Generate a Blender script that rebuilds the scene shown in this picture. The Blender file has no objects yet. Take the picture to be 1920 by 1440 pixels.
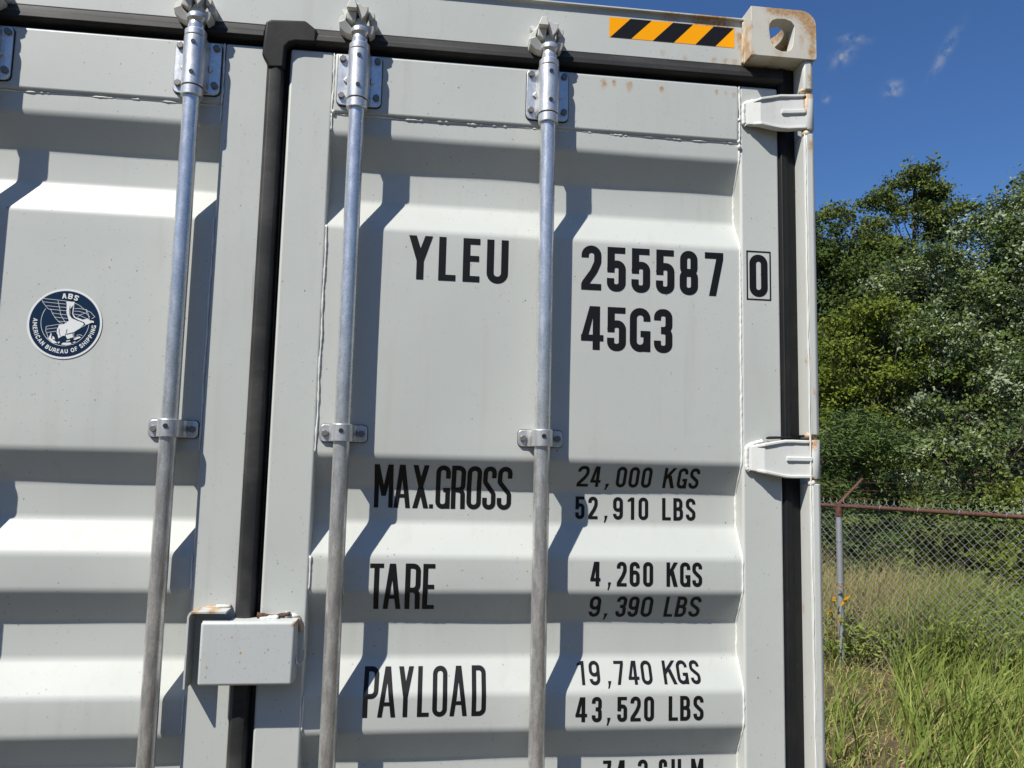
import bpy, bmesh, math, random
import numpy as np
from mathutils import Vector, Matrix

# ------------------------------------------------------------------ camera, sky, sun, exposure
scene = bpy.context.scene
rng = np.random.default_rng(11)
random.seed(5)
R = math.radians

cam_d = bpy.data.cameras.new("camera")
cam = bpy.data.objects.new("camera", cam_d)
scene.collection.objects.link(cam)
cam.location = (0.33346, -1.60451, 1.83095)
cam.rotation_euler = (1.675402, -0.022620, -0.118458)
cam_d.sensor_fit = 'HORIZONTAL'
cam_d.sensor_width = 36.0
cam_d.lens = 36.0 * 1447.44 / 1920.0
cam_d.clip_start = 0.02
cam_d.clip_end = 3000
scene.camera = cam

SUN_TO = Vector((-1.16, -1.0, 1.92)).normalized()       # direction towards the sun
SUN_EL = math.asin(SUN_TO.z)
SUN_AZ = math.atan2(SUN_TO.x, SUN_TO.y)

world = bpy.data.worlds.new("World")
scene.world = world
world.use_nodes = True
wnt = world.node_tree
wnt.nodes.clear()
w_out = wnt.nodes.new('ShaderNodeOutputWorld')
w_bg = wnt.nodes.new('ShaderNodeBackground')
w_sky = wnt.nodes.new('ShaderNodeTexSky')
w_sky.sky_type = 'NISHITA'
w_sky.sun_disc = False
w_sky.sun_elevation = SUN_EL
w_sky.sun_rotation = SUN_AZ
w_sky.air_density = 1.0
w_sky.dust_density = 0.25
w_sky.ozone_density = 3.0
w_sky.altitude = 200
w_bg.inputs['Strength'].default_value = 0.055
wnt.links.new(w_bg.outputs[0], w_out.inputs[0])

sun_d = bpy.data.lights.new("sun", 'SUN')
sun = bpy.data.objects.new("sun", sun_d)
scene.collection.objects.link(sun)
sun.location = (-12, -10, 19)
sun.rotation_euler = SUN_TO.to_track_quat('Z', 'Y').to_euler()
sun_d.energy = 5.0
sun_d.angle = R(0.53)
sun_d.color = (1.0, 0.955, 0.875)

scene.view_settings.view_transform = 'Standard'
scene.view_settings.look = 'None'
scene.view_settings.gamma = 1.0
scene.view_settings.use_curve_mapping = False
scene.view_settings.exposure = 0.42
scene.render.engine = 'CYCLES'
scene.cycles.max_bounces = 4
scene.cycles.diffuse_bounces = 2
scene.cycles.glossy_bounces = 2
scene.cycles.transmission_bounces = 2
scene.cycles.transparent_max_bounces = 8

# thin wisps of cloud in the sky, by direction (elongated soft patches broken up by noise)
def wnode(t, **kw):
    n = wnt.nodes.new(t)
    for k, v in kw.items():
        setattr(n, k, v)
    return n
def wmath(op, a, b=None, c=None, clamp=False):
    n = wnode('ShaderNodeMath', operation=op)
    n.use_clamp = clamp
    for i, v in enumerate((a, b, c)):
        if v is None:
            continue
        if isinstance(v, (int, float)):
            n.inputs[i].default_value = v
        else:
            wnt.links.new(v, n.inputs[i])
    return n.outputs[0]
w_tc = wnode('ShaderNodeTexCoord')
w_noise = wnode('ShaderNodeTexNoise')
w_noise.inputs['Scale'].default_value = 85
w_noise.inputs['Detail'].default_value = 3
w_noise.inputs['Roughness'].default_value = 0.62
wnt.links.new(w_tc.outputs['Generated'], w_noise.inputs['Vector'])
w_total = None
# azimuth, elevation, half length, half width, tilt (degrees), strength
WISPS = [(30.45, 27.3, 0.62, 0.36, 25, 1.1), (31.15, 28.25, 0.75, 0.22, -16, 0.8), (33.6, 24.8, 0.5, 0.42, 50, 1.1),
         (36.8, 26.4, 1.15, 0.26, 58, 0.85), (29.25, 24.95, 0.24, 0.24, 0, 0.9)]
for az, el, hl, hw, tl, st in WISPS:
    a, e, t = R(az), R(el), R(tl)
    d = Vector((math.sin(a) * math.cos(e), math.cos(a) * math.cos(e), math.sin(e)))
    right = Vector((math.cos(a), -math.sin(a), 0))
    up = right.cross(d)
    u = right * math.cos(t) + up * math.sin(t)
    v = -right * math.sin(t) + up * math.cos(t)
    def dot(vec):
        n = wnode('ShaderNodeVectorMath', operation='DOT_PRODUCT')
        wnt.links.new(w_tc.outputs['Generated'], n.inputs[0])
        n.inputs[1].default_value = vec
        return n.outputs['Value']
    qu = wmath('MULTIPLY_ADD', dot(u), 1 / R(hl), -d.dot(u) / R(hl))
    qv = wmath('MULTIPLY_ADD', dot(v), 1 / R(hw), -d.dot(v) / R(hw))
    r2 = wmath('ADD', wmath('MULTIPLY', qu, qu), wmath('MULTIPLY', qv, qv))
    front = wmath('GREATER_THAN', dot(d), 0.5)
    g = wmath('MULTIPLY', wmath('MULTIPLY', wmath('POWER', 2.718, wmath('MULTIPLY', r2, -1.0)), st), front)
    w_total = g if w_total is None else wmath('ADD', w_total, g)
w_mask = wmath('MULTIPLY', w_total, wmath('MULTIPLY_ADD', w_noise.outputs[0], 4.2, -1.6, clamp=True), clamp=True)
w_mix = wnode('ShaderNodeMix', data_type='RGBA')
wnt.links.new(wmath('MULTIPLY', w_mask, 0.6), w_mix.inputs['Factor'])
w_tint = wnode('ShaderNodeMix', data_type='RGBA', blend_type='MULTIPLY')      # deep clear-air blue
w_tint.inputs['Factor'].default_value = 1.0
w_tint.inputs['B'].default_value = (0.75, 1.09, 1.52, 1)
wnt.links.new(w_sky.outputs[0], w_tint.inputs['A'])
wnt.links.new(w_tint.outputs['Result'], w_mix.inputs['A'])
w_mix.inputs['B'].default_value = (5.5, 5.9, 6.4, 1)
wnt.links.new(w_mix.outputs['Result'], w_bg.inputs['Color'])

# ------------------------------------------------------------------ materials
class M:
    """small helper to write a node material"""
    def __init__(self, name):
        self.m = bpy.data.materials.new(name)
        self.m.use_nodes = True
        self.nt = self.m.node_tree
        self.b = self.nt.nodes['Principled BSDF']
        self.tc = self.nt.nodes.new('ShaderNodeTexCoord').outputs['Object']
        geo = self.nt.nodes.new('ShaderNodeNewGeometry')
        self.pos = geo.outputs['Position']
        self.geo = geo
    def node(self, t, **kw):
        n = self.nt.nodes.new(t)
        for k, v in kw.items():
            setattr(n, k, v)
        return n
    def put(self, sock, v):
        if v is None:
            return
        if hasattr(v, 'is_linked'):
            self.nt.links.new(v, sock)
        elif isinstance(v, tuple) and len(v) == 3 and sock.type == 'RGBA':
            sock.default_value = (*v, 1)
        else:
            sock.default_value = v
    def math(self, op, a, b=None, c=None, clamp=False):
        n = self.node('ShaderNodeMath', operation=op)
        n.use_clamp = clamp
        for i, v in enumerate((a, b, c)):
            self.put(n.inputs[i], v)
        return n.outputs[0]
    def scale(self, vec, s):
        n = self.node('ShaderNodeVectorMath', operation='MULTIPLY')
        self.put(n.inputs[0], vec)
        n.inputs[1].default_value = s
        return n.outputs[0]
    def noise(self, scale, detail=4, rough=0.55, vec=None, dist=0.0):
        n = self.node('ShaderNodeTexNoise')
        self.put(n.inputs['Vector'], vec if vec is not None else self.pos)
        n.inputs['Scale'].default_value = scale
        n.inputs['Detail'].default_value = detail
        n.inputs['Roughness'].default_value = rough
        n.inputs['Distortion'].default_value = dist
        return n.outputs[0]
    def vor(self, scale, vec=None):
        n = self.node('ShaderNodeTexVoronoi')
        self.put(n.inputs['Vector'], vec if vec is not None else self.pos)
        n.inputs['Scale'].default_value = scale
        return n
    def ramp(self, v, lo, hi):
        n = self.node('ShaderNodeMapRange')
        n.interpolation_type = 'SMOOTHSTEP'
        self.put(n.inputs['Value'], v)
        n.inputs['From Min'].default_value = lo
        n.inputs['From Max'].default_value = hi
        return n.outputs[0]
    def mix(self, f, a, b):
        n = self.node('ShaderNodeMix', data_type='RGBA')
        self.put(n.inputs['Factor'], f)
        self.put(n.inputs['A'], a)
        self.put(n.inputs['B'], b)
        return n.outputs['Result']
    def bump(self, h, strength, dist=0.002, normal=None):
        n = self.node('ShaderNodeBump')
        self.put(n.inputs['Height'], h)
        n.inputs['Strength'].default_value = strength
        n.inputs['Distance'].default_value = dist
        if normal is not None:
            self.put(n.inputs['Normal'], normal)
        return n.outputs[0]
    def xyz(self):
        n = self.node('ShaderNodeSeparateXYZ')
        self.put(n.inputs[0], self.pos)
        return n.outputs
    def set(self, color=None, rough=None, metal=None, normal=None, spec=None):
        self.put(self.b.inputs['Base Color'], color)
        self.put(self.b.inputs['Roughness'], rough)
        self.put(self.b.inputs['Metallic'], metal)
        self.put(self.b.inputs['Normal'], normal)
        self.put(self.b.inputs['Specular IOR Level'], spec)
        return self.m

PAINT = (0.474, 0.492, 0.463)
RUST = (0.30, 0.105, 0.03)

def paint_material(name, base=PAINT, stains=(), specks=0.62, rust_amt=0.0, rust_col=(0.44, 0.29, 0.14), warm=0.0):
    k = M(name)
    big = k.noise(2.3, 1)
    fine = k.noise(34, 3, 0.6)
    streak = k.noise(9, 3, 0.6, vec=k.scale(k.pos, (3.0, 3.0, 0.28)))
    c = k.mix(k.ramp(big, 0.3, 0.7), tuple(x * 0.965 for x in base), tuple(min(1, x * 1.03) for x in base))
    c = k.mix(k.math('MULTIPLY', k.ramp(streak, 0.54, 0.76), 0.18), c, (0.36, 0.34, 0.29))
    scuff = k.noise(21, 3, 0.7, vec=k.scale(k.pos, (1.0, 1.0, 0.09)))
    c = k.mix(k.math('MULTIPLY', k.ramp(scuff, 0.70, 0.76), 0.30), c, (0.20, 0.18, 0.15))
    c = k.mix(k.math('MULTIPLY', k.ramp(fine, 0.52, 0.75), 0.17), c, (0.40, 0.40, 0.36))
    if warm:
        c = k.mix(k.math('MULTIPLY', k.ramp(k.noise(16, 4, vec=k.scale(k.pos, (1, 1, 0.35))), 0.35, 0.7), warm), c, (0.55, 0.46, 0.31))
    # small dark specks and chips, uneven density
    dens = k.ramp(big, 0.30, 0.72)
    for sc, rad, thr, amt in ((95, 0.17, 0.70, 0.85), (38, 0.085, 0.62, 0.9), (190, 0.24, 0.62, 0.55)):
        v = k.vor(sc, vec=k.scale(k.pos, (1.0, 1.0, 0.72)))
        sel = k.node('ShaderNodeSeparateColor')
        k.nt.links.new(v.outputs['Color'], sel.inputs[0])
        pick = k.math('GREATER_THAN', k.math('ADD', sel.outputs[0], k.math('MULTIPLY_ADD', dens, 0.26, -0.20)), 1 - (1 - thr) * specks)
        dot = k.math('SUBTRACT', 1.0, k.ramp(v.outputs['Distance'], rad * 0.45, rad))
        f = k.math('MULTIPLY', k.math('MULTIPLY', pick, dot), k.math('MULTIPLY', k.math('MULTIPLY_ADD', sel.outputs[2], 0.6, 0.25), amt))
        c = k.mix(f, c, (0.085, 0.075, 0.062))
    if rust_amt:
        n1 = k.noise(24, 6, 0.68, vec=k.scale(k.pos, (1, 1, 0.5)))
        n2 = k.noise(5.5, 3, 0.5)
        f = k.math('MULTIPLY', k.ramp(k.math('ADD', n1, k.math('MULTIPLY', n2, 0.5)), 0.92 - rust_amt, 1.02 - rust_amt), 0.85)
        c = k.mix(f, c, k.mix(k.ramp(n1, 0.55, 0.8), rust_col, RUST))
    if stains:
        xs, ys, zs = k.xyz()
        wob = k.math('MULTIPLY_ADD', k.noise(130, 4, 0.65), 1.5, 0.2)
        tot = None
        for (sx, sz, rr, ln, st) in stains:
            dx = k.math('MULTIPLY_ADD', xs, 1 / rr, -sx / rr)
            dz = k.math('MULTIPLY_ADD', zs, 1 / rr, -sz / rr)
            # longer below the spot than above
            dz = k.math('MULTIPLY', dz, k.math('MULTIPLY_ADD', k.math('LESS_THAN', dz, 0.0), 1 / ln - 1.0, 1.0))
            r2 = k.math('ADD', k.math('MULTIPLY', dx, dx), k.math('MULTIPLY', dz, dz))
            g = k.math('MULTIPLY', k.math('POWER', 2.718, k.math('MULTIPLY', r2, -1.0)), st)
            tot = g if tot is None else k.math('ADD', tot, g)
        f = k.math('MULTIPLY', k.ramp(k.math('MULTIPLY', tot, wob), 0.12, 0.95), 0.9)
        c = k.mix(f, c, k.mix(k.ramp(wob, 0.7, 1.3), (0.44, 0.29, 0.12), (0.30, 0.13, 0.04)))
    nb = k.bump(k.noise(5.0, 1, 0.4), 0.22, 0.010)
    rough = k.math('MULTIPLY_ADD', fine, 0.2, 0.36)
    return k.set(c, rough, 0.0, nb, 0.42)

mat_paint = paint_material("door_paint")
mat_rail = paint_material("door_rail_paint", stains=[(0.722, 2.708, 0.009, 2.0, 0.8), (0.746, 2.710, 0.006, 2.4, 0.8), (0.782, 2.706, 0.010, 1.8, 0.8),
                                                  (0.858, 2.703, 0.006, 1.6, 1.0), (0.99, 2.708, 0.005, 2.2, 0.8), (1.012, 2.706, 0.005, 2.0, 0.7),
                                                  (1.032, 2.703, 0.007, 1.6, 0.6)])
mat_header = paint_material("header_paint", stains=[(0.86, 2.792, 0.010, 1.2, 0.5), (0.915, 2.783, 0.009, 1.2, 0.5), (0.985, 2.785, 0.009, 1.4, 0.6), (1.012, 2.784, 0.010, 1.4, 0.6),
                                                 (1.035, 2.786, 0.009, 2.0, 0.6), (0.88, 2.878, 0.03, 1.0, 0.6), (0.95, 2.88, 0.03, 1.0, 0.7), (1.0, 2.879, 0.04, 1.0, 0.8),
                                                 (1.047, 2.85, 0.008, 5.0, 0.8)])
mat_cast = paint_material("casting_paint", base=(0.54, 0.53, 0.475), rust_amt=0.095, warm=0.36,
                          stains=[(1.19, 2.885, 0.02, 2.5, 0.9), (1.205, 2.86, 0.010, 6.0, 0.9), (1.11, 2.893, 0.03, 0.5, 0.7), (1.15, 2.893, 0.04, 0.5, 0.9), (1.175, 2.83, 0.008, 6.0, 0.4),
                                  (1.20, 2.80, 0.010, 3.0, 0.7), (1.12, 2.785, 0.018, 1.0, 0.5)])
mat_post = paint_material("post_paint", base=(0.50, 0.515, 0.485), rust_amt=0.05, warm=0.10,
                          stains=[(1.197, 2.74, 0.007, 6.0, 0.7), (1.196, 2.58, 0.008, 4.0, 0.8), (1.19, 1.91, 0.008, 3.0, 0.6), (1.2, 2.4, 0.004, 20.0, 0.35), (1.2, 2.1, 0.004, 20, 0.3)])
mat_hinge = paint_material("hinge_paint", base=(0.55, 0.56, 0.535), stains=[(1.188, 2.69, 0.006, 7.0, 1.1), (1.2, 2.695, 0.012, 0.8, 0.9), (1.190, 1.897, 0.012, 1.6, 1.2), (1.188, 1.817, 0.006, 1.0, 1.0), (1.19, 2.61, 0.006, 1.0, 0.8)], specks=0.4)
mat_weld = paint_material("weld_paint", base=(0.66, 0.665, 0.63), specks=0.3)
mat_weldrust = paint_material("weld_rust_paint", base=(0.62, 0.59, 0.52), specks=0.3, rust_amt=0.26, warm=0.3)
mat_keeper = paint_material("keeper_paint", base=(0.60, 0.60, 0.56), specks=0.5, warm=0.2)
mat_lock = paint_material("lock_box_paint", base=(0.455, 0.475, 0.46), stains=[(0.0, 1.455, 0.0018, 1.5, 2.2), (0.046, 1.455, 0.0012, 1.3, 1.8), (-0.062, 1.427, 0.0018, 1.3, 1.8), (-0.063, 1.41, 0.0014, 1.3, 1.6), (-0.018, 1.485, 0.0016, 1.5, 1.2),
                                                                 (0.01, 1.3925, 0.004, 0.7, 0.6), (0.098, 1.509, 0.004, 1.4, 1.2), (-0.04, 1.3925, 0.003, 0.6, 0.5), (-0.095, 1.531, 0.009, 1.0, 1.0), (-0.06, 1.532, 0.012, 0.6, 0.9), (-0.104, 1.45, 0.0022, 12.0, 0.6)], specks=1.3)
mat_body = paint_material("body_paint", base=(0.45, 0.475, 0.46))

def galvanised(name, base=(0.76, 0.76, 0.75), rough=0.25, dull=0.0):
    k = M(name)
    n = k.noise(60, 5, 0.7, vec=k.scale(k.pos, (1, 1, 0.3)))
    sp = k.vor(240)
    g = k.node('ShaderNodeSeparateColor')
    k.nt.links.new(sp.outputs['Color'], g.inputs[0])
    c = k.mix(k.ramp(n, 0.3, 0.75), tuple(x * 0.78 for x in base), tuple(min(1, x * 1.08) for x in base))
    c = k.mix(k.math('MULTIPLY', g.outputs[0], 0.42), c, tuple(x * 0.6 for x in base))
    z = k.xyz()[2]
    worn_refl = k.math('MULTIPLY', k.ramp(z, 1.98, 1.80), k.ramp(k.noise(120, 5, 0.7, vec=k.scale(k.pos, (1, 1, 0.16))), 0.38, 0.66))  # mottled wear, and the dark ground reflection painted into the lower half
    c = k.mix(k.math('MULTIPLY', worn_refl, 0.62), c, (0.27, 0.25, 0.235))
    r = k.math('ADD', k.math('MULTIPLY_ADD', n, 0.22, rough - 0.08), k.math('MULTIPLY', worn_refl, 0.12))
    nb = k.bump(k.noise(260, 3, 0.6), 0.16, 0.0006)
    return k.set(c, r, 0.72, nb, 0.5)
mat_rod = galvanised("galvanised_rod")
mat_brk = galvanised("galvanised_bracket", (0.74, 0.745, 0.74), 0.36)
mat_bolt = M("dull_bolt_steel").set((0.19, 0.18, 0.175), 0.52, 0.6)
k = M("black_rubber")
c = k.mix(k.ramp(k.noise(7, 5, 0.65, vec=k.scale(k.pos, (1, 1, 0.5))), 0.42, 0.75), (0.009, 0.0095, 0.0105), (0.030, 0.0285, 0.0265))
sc = k.math('MULTIPLY', k.ramp(k.noise(55, 4, 0.7), 0.63, 0.78), 0.3)
c = k.mix(sc, c, (0.09, 0.087, 0.083))
mat_rubber = k.set(c, k.math('MULTIPLY_ADD', k.noise(30, 3), 0.2, 0.5), 0.0, k.bump(k.noise(90, 4), 0.2, 0.001), 0.22)
k = M("sunlit_rubber")  # paler rubber copy; sun on the upward lip is put into its colour
mottle = k.noise(7, 5, 0.65, vec=k.scale(k.pos, (0.5, 1, 1)))
c = k.mix(k.ramp(mottle, 0.38, 0.72), (0.017, 0.0172, 0.0175), (0.052, 0.050, 0.048))
c = k.mix(k.math('MULTIPLY', k.ramp(k.noise(60, 4, 0.7), 0.6, 0.78), 0.4), c, (0.12, 0.115, 0.11))
mat_sunlit = k.set(c, 0.62, 0.0, k.bump(k.noise(90, 3), 0.2, 0.001), 0.3)
mat_black = M("hole_shade").set((0.008, 0.008, 0.008), 0.7)
mat_seal = M("black_sealant").set((0.012, 0.012, 0.013), 0.45)
k = M("vinyl_black")
mat_vinyl = k.set(k.mix(k.noise(40, 3), (0.006, 0.006, 0.007), (0.011, 0.011, 0.012)), 0.45, 0.0, None, 0.22)
mat_yellow = M("vinyl_yellow").set((0.92, 0.37, 0.002), 0.4, 0.0, None, 0.15)
mat_white = M("vinyl_white").set((0.70, 0.71, 0.70), 0.35, 0.0, None, 0.4)
mat_navy = M("vinyl_navy").set((0.005, 0.020, 0.050), 0.35, 0.0, None, 0.25)
k = M("rusty_flake")
mat_flake = k.set(k.mix(k.ramp(k.noise(300, 4), 0.4, 0.6), (0.035, 0.026, 0.024), (0.13, 0.055, 0.03)), 0.85)

# ------------------------------------------------------------------ mesh helpers
COL = scene.collection
def mesh_obj(name, verts, faces, mat, parent=None, smooth=False, bevel=0.0, segs=2, angle=None, mats=None, fmat=None):
    me = bpy.data.meshes.new(name)
    me.from_pydata([tuple(v) for v in verts], [], faces)
    if mats:
        for m in mats:
            me.materials.append(m)
        if fmat is not None:
            me.polygons.foreach_set('material_index', fmat)
    else:
        me.materials.append(mat)
    bm = bmesh.new(); bm.from_mesh(me)
    bmesh.ops.recalc_face_normals(bm, faces=bm.faces)
    bm.to_mesh(me); bm.free()
    if smooth:
        me.polygons.foreach_set('use_smooth', [True] * len(me.polygons))
    o = bpy.data.objects.new(name, me)
    COL.objects.link(o)
    if parent is not None:
        o.parent = parent
    if bevel:
        md = o.modifiers.new("bevel", 'BEVEL')
        md.width = bevel; md.segments = segs; md.limit_method = 'ANGLE'; md.angle_limit = R(28)
        md.harden_normals = False
    if smooth and angle:
        me.set_sharp_from_angle(angle=R(angle))
    return o
def empty(name, loc=(0, 0, 0), parent=None):
    o = bpy.data.objects.new(name, None)
    COL.objects.link(o)
    o.location = loc
    o.empty_display_size = 0.2
    if parent is not None:
        o.parent = parent
    return o
def tag(o, label=None, cat=None, group=None, kind=None):
    if label: o['label'] = label
    if cat: o['category'] = cat
    if group: o['group'] = group
    if kind: o['kind'] = kind
    return o
def box_vf(x0, x1, y0, y1, z0, z1):
    v = [(x0, y0, z0), (x1, y0, z0), (x1, y1, z0), (x0, y1, z0), (x0, y0, z1), (x1, y0, z1), (x1, y1, z1), (x0, y1, z1)]
    f = [(0, 3, 2, 1), (4, 5, 6, 7), (0, 1, 5, 4), (1, 2, 6, 5), (2, 3, 7, 6), (3, 0, 4, 7)]
    return v, f
def box(name, x0, x1, y0, y1, z0, z1, mat, parent=None, bevel=0.003, segs=3):
    v, f = box_vf(x0, x1, y0, y1, z0, z1)
    return mesh_obj(name, v, f, mat, parent, smooth=True, bevel=bevel, segs=segs, angle=40)
def join_vf(parts):
    V, F = [], []
    for v, f in parts:
        o = len(V); V += list(v); F += [tuple(i + o for i in q) for q in f]
    return V, F
def extrude_vf(poly, fn0, fn1):
    """prism between fn0(p) and fn1(p) for a polygon of 2D points"""
    n = len(poly)
    v = [fn0(p) for p in poly] + [fn1(p) for p in poly]
    f = [tuple(range(n))[::-1], tuple(range(n, 2 * n))] + [(i, (i + 1) % n, n + (i + 1) % n, n + i) for i in range(n)]
    return v, f
def prism_y(poly_xz, y0, y1):
    return extrude_vf(poly_xz, lambda p: (p[0], y0, p[1]), lambda p: (p[0], y1, p[1]))
def prism_z(poly_xy, z0, z1):
    return extrude_vf(poly_xy, lambda p: (p[0], p[1], z0), lambda p: (p[0], p[1], z1))
def prism_x(poly_yz, x0, x1):
    return extrude_vf(poly_yz, lambda p: (x0, p[0], p[1]), lambda p: (x1, p[0], p[1]))
def lathe_vf(cx, cy, prof, n=28):
    """prof: list of (radius, z)"""
    v, f = [], []
    for r, z in prof:
        for i in range(n):
            a = 2 * math.pi * i / n
            v.append((cx + r * math.cos(a), cy + r * math.sin(a), z))
    for j in range(len(prof) - 1):
        for i in range(n):
            f.append((j * n + i, j * n + (i + 1) % n, (j + 1) * n + (i + 1) % n, (j + 1) * n + i))
    f.append(tuple(range(n))[::-1]); f.append(tuple(range((len(prof) - 1) * n, len(prof) * n)))
    return v, f
def tube_vf(pts, rad, n=6, cap=True):
    pts = [Vector(p) for p in pts]
    rads = rad if isinstance(rad, (list, tuple)) else [rad] * len(pts)
    v, f = [], []
    ref = None
    for i, p in enumerate(pts):
        t = (pts[min(i + 1, len(pts) - 1)] - pts[max(i - 1, 0)]).normalized()
        if ref is None:
            ref = t.orthogonal().normalized()
        ref = (ref - t * ref.dot(t))
        ref = ref.normalized() if ref.length > 1e-6 else t.orthogonal().normalized()
        s = t.cross(ref)
        for j in range(n):
            a = 2 * math.pi * j / n
            v.append(p + (ref * math.cos(a) + s * math.sin(a)) * rads[i])
    for i in range(len(pts) - 1):
        for j in range(n):
            f.append((i * n + j, i * n + (j + 1) % n, (i + 1) * n + (j + 1) % n, (i + 1) * n + j))
    if cap:
        f.append(tuple(range(n))[::-1]); f.append(tuple(range((len(pts) - 1) * n, len(pts) * n)))
    return v, f
def bead(name, p0, p1, rad, mat, parent, step=0.006, wob=0.35, seed=0):
    """bumpy weld bead along a line"""
    rr = random.Random(seed)
    p0, p1 = Vector(p0), Vector(p1)
    L = (p1 - p0).length
    n = max(3, int(L / step))
    pts, rads = [], []
    ph = rr.random() * 9
    for i in range(n + 1):
        t = i / n
        s = t * L
        off = Vector((0, 0, 0))
        d = (p1 - p0).normalized()
        side = Vector((0, 1, 0)).cross(d)
        off = side * (math.sin(s * 38 + ph) * rad * 0.35 + rr.uniform(-1, 1) * rad * 0.22)
        pts.append(p0 + (p1 - p0) * t + off)
        rads.append(rad * (1 + wob * math.sin(s * 95 + ph * 2) * 0.6 + rr.uniform(-wob, wob) * 0.7))
    v, f = tube_vf(pts, rads, 6)
    return mesh_obj(name, v, f, mat, parent, smooth=True)

# ------------------------------------------------------------------ ground
FP0 = np.array([4.43, 5.62]); FU = np.array([0.503, -0.864]); FN = np.array([0.864, 0.503])
def ground_h(x, y):
    x = np.asarray(x, float); y = np.asarray(y, float)
    s = (x - FP0[0]) * FN[0] + (y - FP0[1]) * FN[1]
    t = np.clip((s + 0.2) / 3.0, 0, 1)
    h = 0.42 * t * t * (3 - 2 * t)
    t2 = np.clip((s - 2.5) / 22.0, 0, 1)
    h = h + 3.2 * t2 * t2 * (3 - 2 * t2)
    near = np.clip((np.hypot(x - 0, y - 6.1) - 2) / 5, 0, 1)
    h = h + 0.03 * np.sin(x * 1.7 + 0.6 * y) * np.cos(y * 1.3 - 0.5 * x) * np.clip((x - 1.6) / 2, 0, 1)
    h = h + 0.015 * np.sin(x * 5.1 + y * 2.3) * np.sin(y * 4.3 - x) * np.clip((x - 1.6) / 2, 0, 1)
    return h
gu = np.sinh(np.linspace(-5.6, 5.6, 181)); gu = gu / gu.max() * 600
gx, gy = np.meshgrid(gu + 5.0, gu + 4.5, indexing='ij')
gz = ground_h(gx, gy)
ng = len(gu)
gv = np.stack([gx, gy, gz], -1).reshape(-1, 3)
gf = [(i * ng + j, (i + 1) * ng + j, (i + 1) * ng + j + 1, i * ng + j + 1) for i in range(ng - 1) for j in range(ng - 1)]
k = M("ground_soil")
n1 = k.noise(1.3, 6, 0.6); n2 = k.noise(18, 6, 0.7); n3 = k.noise(120, 4, 0.7)
c = k.mix(k.ramp(n2, 0.35, 0.7), (0.085, 0.060, 0.042), (0.16, 0.118, 0.080))
c = k.mix(k.math('MULTIPLY', k.ramp(n3, 0.5, 0.7), 0.6), c, (0.30, 0.24, 0.16))
c = k.mix(k.ramp(n1, 0.45, 0.62), c, k.mix(n2, (0.045, 0.062, 0.018), (0.10, 0.10, 0.04)))
mat_ground = k.set(c, 0.95, 0.0, k.bump(k.noise(45, 6, 0.7), 0.7, 0.03), 0.1)
ground = mesh_obj("ground", gv, gf, mat_ground, smooth=True)
tag(ground, kind='structure')

# ------------------------------------------------------------------ shipping container
PR, RC = 0.052, 0.0898           # y of the proud and the recessed panel flats (camera side is -y)
XR = 1.213                      # half width
HTOP = 2.896
root = empty("shipping_container", (0, 0, 0))
tag(root, "light grey steel shipping container with double doors and galvanised locking bars", "container")

RECESS = [2.544, 1.844, 1.564, 1.284, 1.004, 0.724]     # z where each recess begins, going down
SL, FL = 0.068, 0.072
def raw_profile():
    p = [(2.60, PR)]
    for t in RECESS:
        p += [(t, PR), (t - SL, RC), (t - SL - FL, RC), (t - 2 * SL - FL, PR)]
    p.append((0.28, PR))
    return p
def rounded_profile(p, cut=0.0085, seg=6):
    out = [p[0]]
    for i in range(1, len(p) - 1):
        a, b, c_ = (np.array(p[j]) for j in (i - 1, i, i + 1))
        q0 = b + (a - b) / np.linalg.norm(a - b) * cut
        q1 = b + (c_ - b) / np.linalg.norm(c_ - b) * cut
        for s in range(seg + 1):
            t = s / seg
            q = (1 - t) ** 2 * q0 + 2 * t * (1 - t) * b + t * t * q1
            out.append((float(q[0]), float(q[1])))
    out.append(p[-1])
    return out
PROF = rounded_profile(raw_profile())
PZ = np.array([q[0] for q in PROF][::-1]); PY = np.array([q[1] for q in PROF][::-1])
def panel_y(z):
    return float(np.interp(z, PZ, PY))

def sheet_wave(x, z):
    """slight oil-canning of the pressed sheet, nil at the welded edges"""
    t = (abs(x) - 0.11) / 0.942
    e = max(0.0, math.sin(math.pi * min(1.0, max(0.0, t)))) ** 0.6
    return e * (0.0012 * math.sin(7.3 * x + 2.1 * z + 0.4) * math.cos(5.1 * z - 1.7 * x) + 0.0007 * math.sin(13.0 * x - 9.0 * z + 1.0))
def panel(parent_name, x0, x1, sgn):
    xs = np.linspace(x0, x1, 41)
    v, f = [], []
    prof_d = []                                  # long flats cut into shorter strips so that the sheet can wave
    for (za_, ya_), (zb_, yb_) in zip(PROF[:-1], PROF[1:]):
        m_ = max(1, int(abs(za_ - zb_) / 0.04))
        prof_d += [(za_ + (zb_ - za_) * q / m_, ya_ + (yb_ - ya_) * q / m_) for q in range(m_)]
    prof_d.append(PROF[-1])
    for z, y in prof_d:
        for x in xs:
            v.append((x, y + sheet_wave(x, z), z))
    n = len(xs)
    for j in range(len(prof_d) - 1):
        for i in range(n - 1):
            f.append((j * n + i, j * n + i + 1, (j + 1) * n + i + 1, (j + 1) * n + i))
    o = mesh_obj(parent_name, v, f, mat_paint, root, smooth=True)
    # make sure the face looks at -y
    return o

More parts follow.
